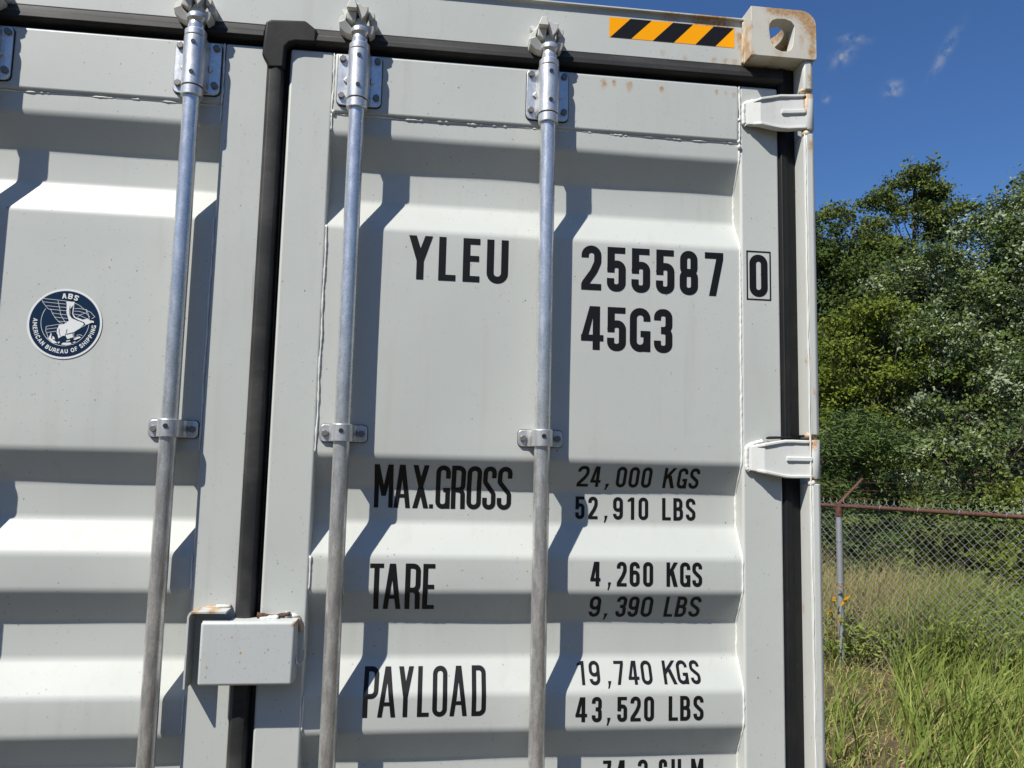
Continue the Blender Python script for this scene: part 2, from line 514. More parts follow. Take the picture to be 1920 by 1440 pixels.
def build_door(side):
    s = 1 if side == 'right' else -1
    X = lambda a, b: (a, b) if s > 0 else (-b, -a)
    x0, x1 = X(0.110, 1.052)
    d = panel("door", x0, x1, s)
    tag(d, "right door leaf with container number" if s > 0 else "left door leaf with round emblem sticker")
    a, b = X(0.1165, 1.0455)
    top = box("top_rail", a, b, 0.0465, 0.100, 2.588, 2.727, mat_rail if s > 0 else mat_paint, d, 0.0075, 4)
    box("bottom_rail", a, b, 0.0465, 0.100, 0.17, 0.30, mat_paint, d, 0.0075, 4)
    a, b = X(0.022, 0.1155); box("stile", a, b, 0.049, 0.1, 0.165, 2.7275, mat_paint, d, 0.0055, 4)
    a, b = X(1.0465, 1.140); box("stile", a, b, 0.049, 0.1, 0.165, 2.7275, mat_paint, d, 0.0055, 4)
    # weld beads round the panel
    bead("weld_bead", (s * 0.1165, 0.0485, 2.725), (s * 0.1165, 0.0485, 2.588), 0.0022, mat_weld, d, seed=1 + s)
    bead("weld_bead", (s * 1.0460, 0.0485, 2.725), (s * 1.0460, 0.0485, 2.575), 0.0022, mat_weld, d, seed=2 + s)
    bead("weld_bead", (s * 0.125, 0.0525, 2.5865), (s * 1.04, 0.0525, 2.5865), 0.0021, mat_weld, d, seed=3 + s, wob=0.55)
    segs = [2.588, 2.544, 2.336, 1.844, 1.636, 1.564, 1.356, 1.284]
    for i in range(0, 8, 2):
        bead("weld_bead", (s * 0.1168, 0.0505, segs[i]), (s * 0.1168, 0.0505, segs[i + 1] + 0.004), 0.0020, mat_weld, d, seed=20 + i + s)
    # right hand joint follows the corrugation
    for sx in ((1.0458,) if s > 0 else (-1.0458,)):
        rr = random.Random(7)
        pts = [(sx + rr.uniform(-.0006, .0006), panel_y(z) - 0.0008, z) for z in np.arange(2.584, 0.32, -0.006)]
        v, f = tube_vf(pts, [0.0024 * rr.uniform(0.75, 1.35) for _ in pts], 6)
        mesh_obj("weld_bead", v, f, mat_weld, d, smooth=True)
    return d
door_r = build_door('right')
door_l = build_door('left')
# a few larger blobs of weld
for (x, y, z, r_) in ((0.1185, 0.050, 2.590, 0.0045), (1.0440, 0.049, 2.590, 0.0042), (1.0445, 0.048, 2.577, 0.0048), (1.0448, 0.0475, 2.642, 0.0036)):
    v, f = lathe_vf(x, y, [(r_ * math.sin(a), z + r_ * 1.2 * math.cos(a)) for a in np.linspace(0.15, 3.0, 8)], 10)
    mesh_obj("weld_bead", v, f, mat_weld, door_r, smooth=True)

# rubber gaskets: moulded lips in the door gaps
prof_c = [(-0.026, 0.060), (-0.026, 0.047), (-0.018, 0.037), (-0.004, 0.035), (0.006, 0.038), (0.010, 0.050), (0.012, 0.072), (0.022, 0.076), (0.022, 0.09), (-0.026, 0.09)]
v, f = prism_z(prof_c, 0.165, 2.735)
tag(mesh_obj("door_gasket", v, f, mat_sunlit, root, smooth=True, bevel=0.0015, angle=35), "black rubber gasket down the centre gap")
# top gasket, in (y,z): header side lip, then dark gap above the door rail
prof_t = [(0.060, 2.7755), (0.048, 2.7752), (0.043, 2.762), (0.038, 2.757), (0.036, 2.744), (0.044, 2.738), (0.066, 2.736), (0.070, 2.727), (0.09, 2.727), (0.09, 2.7755)]
for (xa, xb) in ((0.030, 1.150), (-1.150, -0.034)):
    v, f = prism_x(prof_t, xa, xb)
    mesh_obj("door_gasket", v, f, mat_sunlit, root, smooth=True, bevel=0.0015, angle=35)
for s in (1, -1):
    prof_s = [(s * 1.141, 0.09), (s * 1.141, 0.053), (s * 1.146, 0.045), (s * 1.158, 0.046), (s * 1.164, 0.050), (s * 1.182, 0.052), (s * 1.1835, 0.06), (s * 1.1835, 0.09)]
    v, f = prism_z(prof_s, 0.165, 2.7752)
    mesh_obj("door_gasket", v, f, mat_rubber, root, smooth=True, bevel=0.0012, angle=35)
# moulded corner of the centre gasket
poly = [(-0.032, 2.777), (-0.020, 2.783), (0.052, 2.787), (0.073, 2.771), (0.078, 2.769), (0.078, 2.737), (0.034, 2.736), (0.022, 2.732), (0.0135, 2.722), (0.0125, 2.674), (-0.022, 2.672), (-0.028, 2.690), (-0.036, 2.700)]
v, f = prism_y(poly, 0.0335, 0.060)
mesh_obj("gasket_corner", v, f, mat_rubber, root, smooth=True, bevel=0.006, segs=4, angle=50)

# header beam with its drip lip
prof_h = [(0.048, 2.7756), (0.048, 2.884), (0.040, 2.8845), (0.040, 2.8895), (0.052, 2.8915), (0.20, 2.8915), (0.20, 2.7756)]
v, f = prism_x(prof_h, -1.058, 1.058)
tag(mesh_obj("header_beam", v, f, mat_header, root, smooth=True, bevel=0.0015, angle=35), "grey header beam above the doors with rust near its lip")

# corner castings
def casting(name, s, z0, y0, mat, parent):
    xa, xb = 1.055, XR
    zt = z0 + 0.118
    poly = []
    def arc(cx, cz, r, a0, a1, n=6):
        return [(cx + r * math.cos(R(a)), cz + r * math.sin(R(a))) for a in np.linspace(a0, a1, n)]
    poly = [(xa, z0), (xb - 0.010, z0)] + arc(xb - 0.006, z0 + 0.006, 0.006, -90, 0, 3) + arc(xb - 0.036, zt - 0.036, 0.036, 0, 90, 9) + [(xa, zt)]
    if y0 > 1:
        ya, yb = y0 - 0.178, y0
    else:
        ya, yb = y0, y0 + 0.178
    v, f = prism_y(poly, ya, yb)
    body = mesh_obj(name, v, f, mat, parent, smooth=True)
    hole = [(1.0982, 2.8436), (1.1000, 2.8560), (1.106, 2.865), (1.117, 2.8700), (1.137, 2.8712), (1.152, 2.8665), (1.1603, 2.8570), (1.1588, 2.8375), (1.1545, 2.8064), (1.1490, 2.7970), (1.140, 2.7925), (1.1280, 2.7920), (1.115, 2.7965), (1.106, 2.806), (1.1013, 2.8180)]
    hole = [(x, z - 2.778 + z0) for x, z in hole]
    cuts = [prism_y(hole, ya - 0.02, ya + 0.06) if y0 <= 1 else prism_y(hole, yb - 0.06, yb + 0.02),
            box_vf(xa + 0.028, xb - 0.026, ya + 0.030, yb - 0.028, z0 + 0.012, zt - 0.028),
            prism_z([((xa + xb) / 2 + 0.034 * math.cos(a) , (ya + yb) / 2 + 0.055 * math.sin(a)) for a in np.linspace(0, 2 * math.pi, 20, endpoint=False)], zt - 0.06, zt + 0.03)]
    tmp = []
    for cv, cf in cuts:
        c_ = mesh_obj("cut", cv, cf, mat)
        tmp.append(c_)
        md = body.modifiers.new("cut", 'BOOLEAN'); md.operation = 'DIFFERENCE'; md.solver = 'EXACT'; md.object = c_
    dg = bpy.context.evaluated_depsgraph_get()
    me = bpy.data.meshes.new_from_object(body.evaluated_get(dg))
    body.modifiers.clear()
    old = body.data; body.data = me; bpy.data.meshes.remove(old)
    for c_ in tmp:
        m_ = c_.data; bpy.data.objects.remove(c_); bpy.data.meshes.remove(m_)
    if s < 0:
        for vv in me.vertices:
            vv.co.x = -vv.co.x
        me.flip_normals()
    me.polygons.foreach_set('use_smooth', [True] * len(me.polygons))
    md = body.modifiers.new("bevel", 'BEVEL'); md.width = 0.0022; md.segments = 2; md.limit_method = 'ANGLE'; md.angle_limit = R(38)
    me.set_sharp_from_angle(angle=R(40))
    return body
LEN = 12.19
cst = casting("corner_casting", 1, 2.778, 0.0, mat_cast, root)
tag(cst, "rust streaked corner casting with an oval hole")
casting("corner_casting", -1, 2.778, 0.0, mat_cast, root)
casting("corner_casting", 1, 2.778, LEN, mat_cast, root)
casting("corner_casting", 1, 0.0, 0.0, mat_cast, root)
casting("corner_casting", -1, 0.0, 0.0, mat_cast, root)
casting("corner_casting", 1, 0.0, LEN, mat_cast, root)
bead("weld_bead", (1.0545, 0.0455, 2.884), (1.0545, 0.0455, 2.779), 0.0034, mat_weldrust, root, seed=40)

# corner posts with proud hinge strips broken at each hinge
HINGE_Z = [2.655, 1.858, 1.06, 0.30]
for s in (1, -1):
    xa, xb = (1.184, XR - 0.003) if s > 0 else (-XR + 0.003, -1.184)
    box("corner_post", xa, xb, 0.066, 0.16, 0.118, 2.778, mat_post, root, 0.004)
    ends = [2.7775] + [z_ for h in HINGE_Z for z_ in (h + 0.046, h - 0.046)] + [0.119]
    for i in range(0, len(ends), 2):
        zt, zb = ends[i], ends[i + 1]
        x_a, x_b = (1.1825, XR - 0.0035) if s > 0 else (-XR + 0.0035, -1.1825)
        cx = 0.0075
        poly = [(x_a, 0.068), (x_a, 0.010), (x_a + s * 0.0 + 0.004, 0.005), (x_b - 0.010, 0.004), (x_b - 0.003, 0.008), (x_b, 0.016), (x_b, 0.068)]
        ch = 0.007
        v, f = prism_z(poly, zb + ch, zt - (ch if i else 0))
        v2, f2 = prism_z([(q[0] * 0.72 + 0.28 * (x_a + x_b) / 2, q[1] * 0.72 + 0.28 * 0.04) for q in poly], zb, zb + ch)
        V, F = join_vf([(v, f), (v2, f2)])
        mesh_obj("post_strip", V, F, mat_post, root, smooth=True, bevel=0.0025, segs=3, angle=30)
        if i:
            rr = lathe_vf((x_a + 0.006) if s > 0 else (x_b - 0.006), 0.012, [(0.003, zt - 0.013), (0.0075, zt - 0.010), (0.0085, zt - 0.004), (0.005, zt + 0.001)], 12)
            mesh_obj("weld_bead", rr[0], rr[1], mat_weldrust, root, smooth=True)
        if i < len(ends) - 2:
            rr = lathe_vf((x_a + 0.004) if s > 0 else (x_b - 0.004), 0.016, [(0.004, zb + 0.001), (0.0095, zb + 0.003), (0.010, zb + 0.008), (0.004, zb + 0.014)], 12)
            mesh_obj("weld_bead", rr[0], rr[1], mat_weldrust, root, smooth=True)
    bead("weld_bead", (s * 1.1838, 0.0062, 2.60), (s * 1.1838, 0.0062, 0.13), 0.0018, mat_weld, root, step=0.012, seed=50 + s)

# hinges
def make_hinge(s, zc):
    st = [  # x, front y, half height
        (1.0555, 0.0450, 0.0235), (1.0620, 0.0360, 0.0275), (1.0860, 0.0230, 0.0330), (1.1150, 0.0215, 0.0385), (1.1320, 0.0190, 0.0415), (1.1500, 0.0175, 0.0420), (1.1680, 0.0130, 0.0415), (1.1880, 0.0080, 0.0415)]
    v, f = [], []
    for x, y, h in st:
        th = 0.013
        v += [(s * x, y, zc - h), (s * x, y, zc + h), (s * x, y + th, zc + h), (s * x, y + th, zc - h)]
    for i in range(len(st) - 1):
        a, b = i * 4, i * 4 + 4
        for j in range(4):
            f.append((a + j, a + (j + 1) % 4, b + (j + 1) % 4, b + j))
    f += [(0, 1, 2, 3), tuple(range(len(v) - 4, len(v)))]
    hg = mesh_obj("hinge", v, f, mat_hinge, root, smooth=True, bevel=0.002, segs=2, angle=14)
    # knuckle wrapped round the pin
    kv, kf = lathe_vf(s * 1.1965, 0.0175, [(0.0128, zc - 0.0425), (0.0138, zc - 0.0410), (0.0138, zc + 0.0410), (0.0128, zc + 0.0425)], 24)
    mesh_obj("knuckle", kv, kf, mat_hinge, hg, smooth=True, angle=40)
    pv, pf = lathe_vf(s * 1.1965, 0.0175, [(0.007, zc - 0.052), (0.007, zc + 0.052)], 12)
    mesh_obj("hinge_pin", pv, pf, mat_weldrust, hg, smooth=True, angle=40)
    def rib(path, w, hgt):
        v, f = [], []
        for x, y, z in path:
            v += [(s * x, y + 0.003, z - w), (s * x, y - hgt, z - w * 0.7), (s * x, y - hgt, z + w * 0.7), (s * x, y + 0.003, z + w)]
        for i in range(len(path) - 1):
            a, b = i * 4, i * 4 + 4
            for j in range(3):
                f.append((a + j, a + j + 1, b + j + 1, b + j))
        f += [(0, 1, 2, 3), tuple(range(len(v) - 4, len(v)))]
        mesh_obj("rib", v, f, mat_hinge, hg, smooth=True, bevel=0.0012, angle=30)
    for e in (1, -1):
        pth = [(1.072, 0.0345, 0.0265), (1.0860, 0.0230, 0.0295), (1.1150, 0.0215, 0.0350), (1.1320, 0.0190, 0.0380), (1.1500, 0.0175, 0.0385), (1.1680, 0.0130, 0.0380), (1.1875, 0.0085, 0.0380)]
        rib([(x, y, zc + e * h) for x, y, h in pth], 0.0042, 0.0045)
    rib([(1.134, 0.0190, zc), (1.1500, 0.0175, zc), (1.1680, 0.0130, zc), (1.1875, 0.0085, zc)], 0.0062, 0.0048)
    # weld round the leaf
    pts = [(1.092, 0.0468, 0.0375), (1.075, 0.0465, 0.0335), (1.0615, 0.0455, 0.0285), (1.0545, 0.045, 0.0225), (1.0535, 0.045, 0.0), (1.0545, 0.045, -0.0225), (1.060, 0.0455, -0.0275)]
    rr = random.Random(int(zc * 100))
    dense, rads = [], []
    for i in range(len(pts) - 1):
        for q in range(6):
            t = q / 6
            dense.append((s * (pts[i][0] * (1 - t) + pts[i + 1][0] * t), pts[i][1] * (1 - t) + pts[i + 1][1] * t, zc + pts[i][2] * (1 - t) + pts[i + 1][2] * t))
            rads.append(0.0050 * rr.uniform(0.8, 1.2))
    wv, wf = tube_vf(dense, rads, 8)
    mesh_obj("weld_bead", wv, wf, mat_weld, hg, smooth=True)
    return hg
for s in (1, -1):
    for h in HINGE_Z:
        hg = make_hinge(s, h)
# strip of torn rubber caught above the second hinge
v, f = tube_vf([(1.100, 0.044, 1.9035), (1.106, 0.040, 1.9045), (1.118, 0.036, 1.905), (1.135, 0.034, 1.9052), (1.152, 0.034, 1.9055), (1.160, 0.036, 1.905)], [0.002, 0.0032, 0.0030, 0.0026, 0.0024, 0.001], 8)
mesh_obj("rubber_scrap", v, f, mat_rubber, root, smooth=True)

# ------------------------------------------------------------------ locking bars
RY = 0.0185
def rounded_rect(cx, cz, hw, hh, r, n=5):
    p = []
    for sx, sz, a0 in ((1, 1, 0), (-1, 1, 90), (-1, -1, 180), (1, -1, 270)):
        for a in np.linspace(a0, a0 + 90, n):
            p.append((cx + sx * (hw - r) + r * math.cos(R(a)), cz + sz * (hh - r) + r * math.sin(R(a))))
    return p
def hexbolt(x, y, z, r, ang, parent, mat=mat_bolt):
    poly = [(x + r * math.cos(R(ang + 60 * i)), z + r * math.sin(R(ang + 60 * i))) for i in range(6)]
    v, f = prism_y(poly, y - 0.0062, y + 0.001)
    return mesh_obj("bolt", v, f, mat, parent, smooth=True, bevel=0.0012, segs=2, angle=35)
def screw_hole(x, z, y, parent):
    v, f = [], []
    poly = [(x + 0.0047 * math.cos(a), z + 0.0047 * math.sin(a)) for a in np.linspace(0, 2 * math.pi, 12, endpoint=False)]
    v, f = prism_y(poly, y - 0.0012, y + 0.003)
    return mesh_obj("hole_disc", v, f, mat_black, parent, smooth=True, angle=40)  # flat black disc painted in place of the hole's inner shade

def keeper_cam(cx, parent, mirror=1):
    """forged cam head of a bar and the keeper lugs on the header round it; digitised outline, in metres"""
    q = 1.856e-4
    P = lambda pts: [(cx + mirror * (a - 440) * q, 2.767 - (b - 380) * q) for a, b in pts]
    def add(name, pts, y0, y1, mat, taper=1.0, bev=0.0011, tilt=0.25):
        p = P(pts)
        mx = sum(a for a, b in p) / len(p); mz = sum(b for a, b in p) / len(p)
        front = [(mx + (a - mx) * taper, mz + (b - mz) * taper) for a, b in p]
        n = len(p)
        zt_ = max(b for a, b in front)
        v = [(a, min(y0 + (zt_ - b) * tilt, y1 - 0.003), b) for a, b in front] + [(a, y1, b) for a, b in p]
        f = [tuple(range(n)), tuple(range(n, 2 * n))[::-1]] + [(i, (i + 1) % n, n + (i + 1) % n, n + i) for i in range(n)]
        return mesh_obj(name, v, f, mat, parent, smooth=False, bevel=bev, segs=1)
    # cam: neck, double horn below, spike in the middle
    add("cam_head", [(372, 398), (378, 310), (400, 250), (500, 250), (515, 310), (525, 398)], 0.012, 0.034, mat_keeper, 0.9, tilt=0.0)
    add("cam_head", [(392, 128), (432, 122), (468, 146), (532, 148), (528, 200), (500, 262), (455, 312), (428, 262), (408, 205)], -0.003, 0.036, mat_keeper, 0.97, tilt=0.12)
    add("cam_head", [(345, 462), (268, 446), (200, 396), (192, 338), (236, 322), (266, 308), (300, 345), (345, 388)], 0.006, 0.044, mat_keeper, 1.0, tilt=0.35)
    add("cam_head", [(352, 474), (270, 452), (300, 420), (352, 400)], 0.016, 0.044, mat_keeper, 1.0, tilt=0.2)
    add("cam_head", [(545, 470), (585, 432), (604, 385), (600, 352), (548, 340), (512, 352), (525, 400)], 0.010, 0.044, mat_keeper, 0.97, tilt=0.3)
    # keeper welded on the header: square lug and cheek on the left, two smaller lugs on the right
    add("keeper", [(322, 94), (384, 99), (409, 190), (398, 206), (290, 206), (284, 190)], -0.009, 0.049, mat_keeper, 0.98, 0.0014, 0.0)
    add("keeper", [(292, 204), (396, 204), (388, 308), (342, 316), (286, 292)], 0.004, 0.049, mat_keeper, 0.97, 0.0012, 0.2)
    add("keeper", [(250, 215), (302, 122), (322, 136), (288, 205), (262, 300), (236, 322), (192, 330), (196, 262)], 0.014, 0.049, mat_keeper, 1.0, 0.0012, 0.0)
    add("keeper", [(536, 160), (598, 178), (606, 205), (604, 246), (566, 268), (532, 262)], 0.010, 0.049, mat_keeper, 0.96, 0.0012, 0.1)
    add("keeper", [(548, 268), (598, 240), (608, 236), (632, 262), (630, 318), (604, 348), (560, 330)], 0.018, 0.049, mat_keeper, 0.97, 0.0012, 0.1)
    add("keeper", [(206, 116), (226, 96), (262, 104), (300, 124), (284, 168), (262, 184), (226, 168)], 0.030, 0.049, mat_keeper, 0.95, 0.0012, 0.0)

def make_bar(cx, idx, top_plate=True):
    m = 1 if cx > 0 else -1
    v, f = lathe_vf(cx, RY, [(0.0165, 0.10), (0.0170, 0.11), (0.0170, 2.742), (0.0158, 2.744), (0.0155, 2.750), (0.0170, 2.752), (0.0200, 2.756), (0.0200, 2.763), (0.0175, 2.768), (0.012, 2.772)], 32)
    bar = mesh_obj("locking_bar", v, f, mat_rod, root, smooth=True, angle=30)
    cx_front = RY
    for (zc, up) in ((2.662, 1), (0.235, -1)):
        # bracket plate with black sealant behind it
        pl = rounded_rect(cx + 0.001, zc, 0.0475, 0.0580, 0.011)
        v, f = prism_y(pl, 0.0405, 0.0450)
        br = mesh_obj("bearing_bracket", v, f, mat_brk, bar, smooth=True, bevel=0.001, angle=40)
        pl2 = rounded_rect(cx + 0.0012, zc - 0.0004, 0.0490, 0.0595, 0.012)
        v, f = prism_y(pl2, 0.0448, 0.0470)
        mesh_obj("sealant", v, f, mat_seal, bar, smooth=True, angle=40)
        # sleeve: half shell merged with flat sides
        a0 = zc - 0.0545; a1 = zc + 0.0535
        poly = [(cx + 0.0230 * math.cos(a), RY + 0.0015 + 0.0230 * math.sin(a)) for a in np.linspace(math.pi, 2 * math.pi, 20)]
        poly = [(cx - 0.0262, 0.0410)] + [(cx - 0.0236, 0.030)] + poly + [(cx + 0.0236, 0.030), (cx + 0.0262, 0.0410)]
        v, f = prism_z(poly, a0, a1)
        mesh_obj("sleeve", v, f, mat_brk, bar, smooth=True, bevel=0.0008, angle=40)
        for (zb, zt, ra) in ((a1 + 0.0012, a1 + 0.0165, 0.0222), (a0 - 0.0225, a0 - 0.0016, 0.0222)):
            v, f = lathe_vf(cx, RY, [(ra - 0.0015, zb), (ra, zb + 0.0012), (ra, zt - 0.003), (ra - 0.0028, zt)], 28)
            mesh_obj("collar", v, f, mat_brk, bar, smooth=True, angle=30)
        v, f = lathe_vf(cx, RY, [(0.0205, a0 - 0.002), (0.0205, a1 + 0.002)], 20)
        mesh_obj("seal_ring", v, f, mat_seal, bar, smooth=True, angle=30)
        for sx in (-1, 1):
            for sz in (-1, 1):
                hexbolt(cx + 0.001 + sx * 0.0375, 0.0405, zc + sz * 0.0420 + 0.004, 0.0078, 12 * (idx + sx + 2 * sz), bar)
            # pressed lug beside the sleeve
            v, f = prism_y([(cx + sx * 0.026, zc - 0.010), (cx + sx * 0.034, zc - 0.004), (cx + sx * 0.026, zc + 0.006)], 0.036, 0.042)
            mesh_obj("lug", v, f, mat_brk, bar, smooth=True, bevel=0.0012, angle=30)
        screw_hole(cx + 0.002, zc + 0.036, RY + 0.0015 - 0.0230, bar)
        screw_hole(cx + 0.002, zc - 0.030, RY + 0.0015 - 0.0230, bar)
    # middle clamp: strap over the bar
    for zc in (1.889, 1.02):
        hh = 0.0178
        arcp = lambda r: [(cx + r * math.cos(a), RY + r * math.sin(a)) for a in np.linspace(math.pi * 1.06, math.pi * 1.94, 18)]
        outer = [(cx - 0.0300, 0.0455), (cx - 0.0232, 0.036)] + arcp(0.0222) + [(cx + 0.0232, 0.036), (cx + 0.0300, 0.0455)]
        v, f = prism_z(outer, zc - hh, zc + hh)
        mesh_obj("clamp_strap", v, f, mat_brk, bar, smooth=True, bevel=0.0012, angle=40)
        pl = rounded_rect(cx + 0.0005, zc, 0.0485, hh, 0.0085)
        v, f = prism_y(pl, 0.0455, 0.0490)
        mesh_obj("clamp_plate", v, f, mat_brk, bar, smooth=True, bevel=0.001, angle=40)
        v, f = prism_y(rounded_rect(cx + 0.0005, zc, 0.0495, hh + 0.0012, 0.009), 0.0489, 0.0525)
        mesh_obj("sealant", v, f, mat_seal, bar, smooth=True, angle=40)
        for sx in (-1, 1):
            hexbolt(cx + sx * 0.0375, 0.0455, zc, 0.0076, 20 * (idx + sx), bar)
        screw_hole(cx, zc + 0.004, RY - 0.0222, bar)
    keeper_cam(cx, bar, 1)
    return bar
labels = ["second galvanised locking bar of the left door, cut by the frame's left edge", "galvanised locking bar of the left door, next to the centre gasket",
          "galvanised locking bar between the centre gasket and the container number", "galvanised locking bar crossing the middle of the right door"]
for i, cx in enumerate((-0.590, -0.1695, 0.1725, 0.590)):
    tag(make_bar(cx, i), labels[i])

# ------------------------------------------------------------------ lock box over the door gap
lb = empty("lock_box", (0, 0, 0), root)
tag(lb, "grey steel lock box over the centre gap with rusted top edge")
# shell open to the left, below and behind
xa, xb, za, zb, yf, t = -0.0785, 0.1010, 1.3925, 1.5135, -0.0035, 0.005
front = box("front_plate", xa, xb, yf, yf + 0.013, za, zb, mat_lock, lb, 0.0058, 5)
box("top_plate", xa + 0.050, xb, yf + 0.0125, 0.048, zb - 0.006, zb - 0.0004, mat_lock, lb, 0.0015)
box("top_plate", xa, xa + 0.050, yf + 0.0125, 0.020, zb - 0.006, zb - 0.0004, mat_lock, lb, 0.0015)
box("side_plate", xb - 0.006, xb - 0.0004, yf + 0.0125, 0.0495, za + 0.001, zb - 0.006, mat_lock, lb, 0.0015)
bead("weld_bead", (0.030, 0.045, zb + 0.001), (0.100, 0.045, zb + 0.002), 0.0052, mat_weld, lb, step=0.005, wob=0.5, seed=70)
bead("weld_bead", (0.1000, 0.046, zb + 0.001), (0.1045, 0.046, zb - 0.028), 0.0045, mat_weldrust, lb, step=0.005, wob=0.5, seed=71)
bead("paint_flake", (0.020, 0.040, zb + 0.0045), (0.084, 0.040, zb + 0.0065), 0.0042, mat_flake, lb, step=0.006, wob=0.8, seed=72)
bead("weld_bead", (0.026, 0.033, zb + 0.0008), (0.062, 0.033, zb + 0.0008), 0.0036, mat_weld, lb, step=0.004, wob=0.6, seed=73)
# angle cover on the left leaf
cv = mesh_obj("cover_plate", *prism_y([(-0.1065, 1.3845), (-0.1065, 1.5215), (-0.1035, 1.5290), (-0.0980, 1.5325), (-0.0330, 1.5325), (-0.0330, 1.5275), (-0.0965, 1.5275), (-0.1005, 1.5245), (-0.1022, 1.5200), (-0.1022, 1.3845)], 0.004, 0.0495), mat_lock, lb, smooth=True, bevel=0.0008, angle=30)
bead("weld_bead", (-0.083, 0.047, 1.5335), (-0.0345, 0.047, 1.5345), 0.0040, mat_weldrust, lb, step=0.005, wob=0.5, seed=74)
bead("weld_bead", (-0.062, 0.043, 1.5345), (-0.0355, 0.043, 1.5345), 0.0032, mat_weld, lb, step=0.005, wob=0.5, seed=75)
# wire hook at the right side
pts = [(0.0995, 0.030, 1.452), (0.1010, 0.024, 1.440), (0.1045, 0.020, 1.4285), (0.1105, 0.019, 1.4255), (0.1160, 0.020, 1.431), (0.1180, 0.021, 1.441), (0.1180, 0.022, 1.4535)]
v, f = tube_vf(pts, 0.0023, 10)
mesh_obj("hook", v, f, mat_brk, lb, smooth=True, angle=60)

# ------------------------------------------------------------------ lettering, cut as vinyl and laid over the panel
def round_path(pts, r, closed=False, n=5):
    pts = [np.array(p, float) for p in pts]
    out = []
    N = len(pts)
    rs = r if isinstance(r, (list, tuple)) else [r] * N
    for i in range(N):
        if not closed and (i == 0 or i == N - 1):
            out.append(pts[i]); continue
        a, b, c_ = pts[i - 1], pts[i], pts[(i + 1) % N]
        d0, d1 = a - b, c_ - b
        l0, l1 = np.linalg.norm(d0), np.linalg.norm(d1)
        cosang = float(np.dot(d0, d1) / (l0 * l1)); ang = math.acos(max(-1, min(1, cosang)))
        if rs[i] <= 1e-6 or ang > 3.1:
            out.append(b); continue
        cut = rs[i] / math.tan(ang / 2)
        cut = min(cut, l0 * (0.499 if closed or i > 1 else 0.95), l1 * (0.499 if closed or i < N - 2 else 0.95))
        q0, q1 = b + d0 / l0 * cut, b + d1 / l1 * cut
        rad = cut * math.tan(ang / 2)
        cen = b + (d0 / l0 + d1 / l1) / np.linalg.norm(d0 / l0 + d1 / l1) * (rad / math.sin(ang / 2))
        a0 = math.atan2(*(q0 - cen)[::-1]); a1 = math.atan2(*(q1 - cen)[::-1])
        da = (a1 - a0 + math.pi) % (2 * math.pi) - math.pi
        for s in range(n + 1):
            th = a0 + da * s / n
            out.append(cen + rad * np.array([math.cos(th), math.sin(th)]))
    return out
def stroke(pts, t, closed=False):
    P = []
    for p in pts:
        p = np.array(p, float)
        if not P or np.linalg.norm(p - P[-1]) > 1e-5:
            P.append(p)
    if closed and np.linalg.norm(P[0] - P[-1]) < 1e-5:
        P.pop()
    n = len(P)
    L, Rr = [], []
    for i in range(n):
        a = P[i - 1] if (closed or i > 0) else None
        c_ = P[(i + 1) % n] if (closed or i < n - 1) else None
        if a is None: d = c_ - P[i]; d /= np.linalg.norm(d); nn = np.array([-d[1], d[0]]); m = 1
        elif c_ is None: d = P[i] - a; d /= np.linalg.norm(d); nn = np.array([-d[1], d[0]]); m = 1
        else:
            d0 = P[i] - a; d0 /= np.linalg.norm(d0); d1 = c_ - P[i]; d1 /= np.linalg.norm(d1)
            n0 = np.array([-d0[1], d0[0]]); n1 = np.array([-d1[1], d1[0]])
            nn = n0 + n1; ln = np.linalg.norm(nn)
            nn = nn / ln if ln > 1e-6 else n0
            m = 1 / max(0.35, float(np.dot(nn, n0)))
        L.append(P[i] + nn * t / 2 * m); Rr.append(P[i] - nn * t / 2 * m)
    quads = []
    for i in range(n if closed else n - 1):
        j = (i + 1) % n
        quads.append([L[i], L[j], Rr[j], Rr[i]])
    return quads

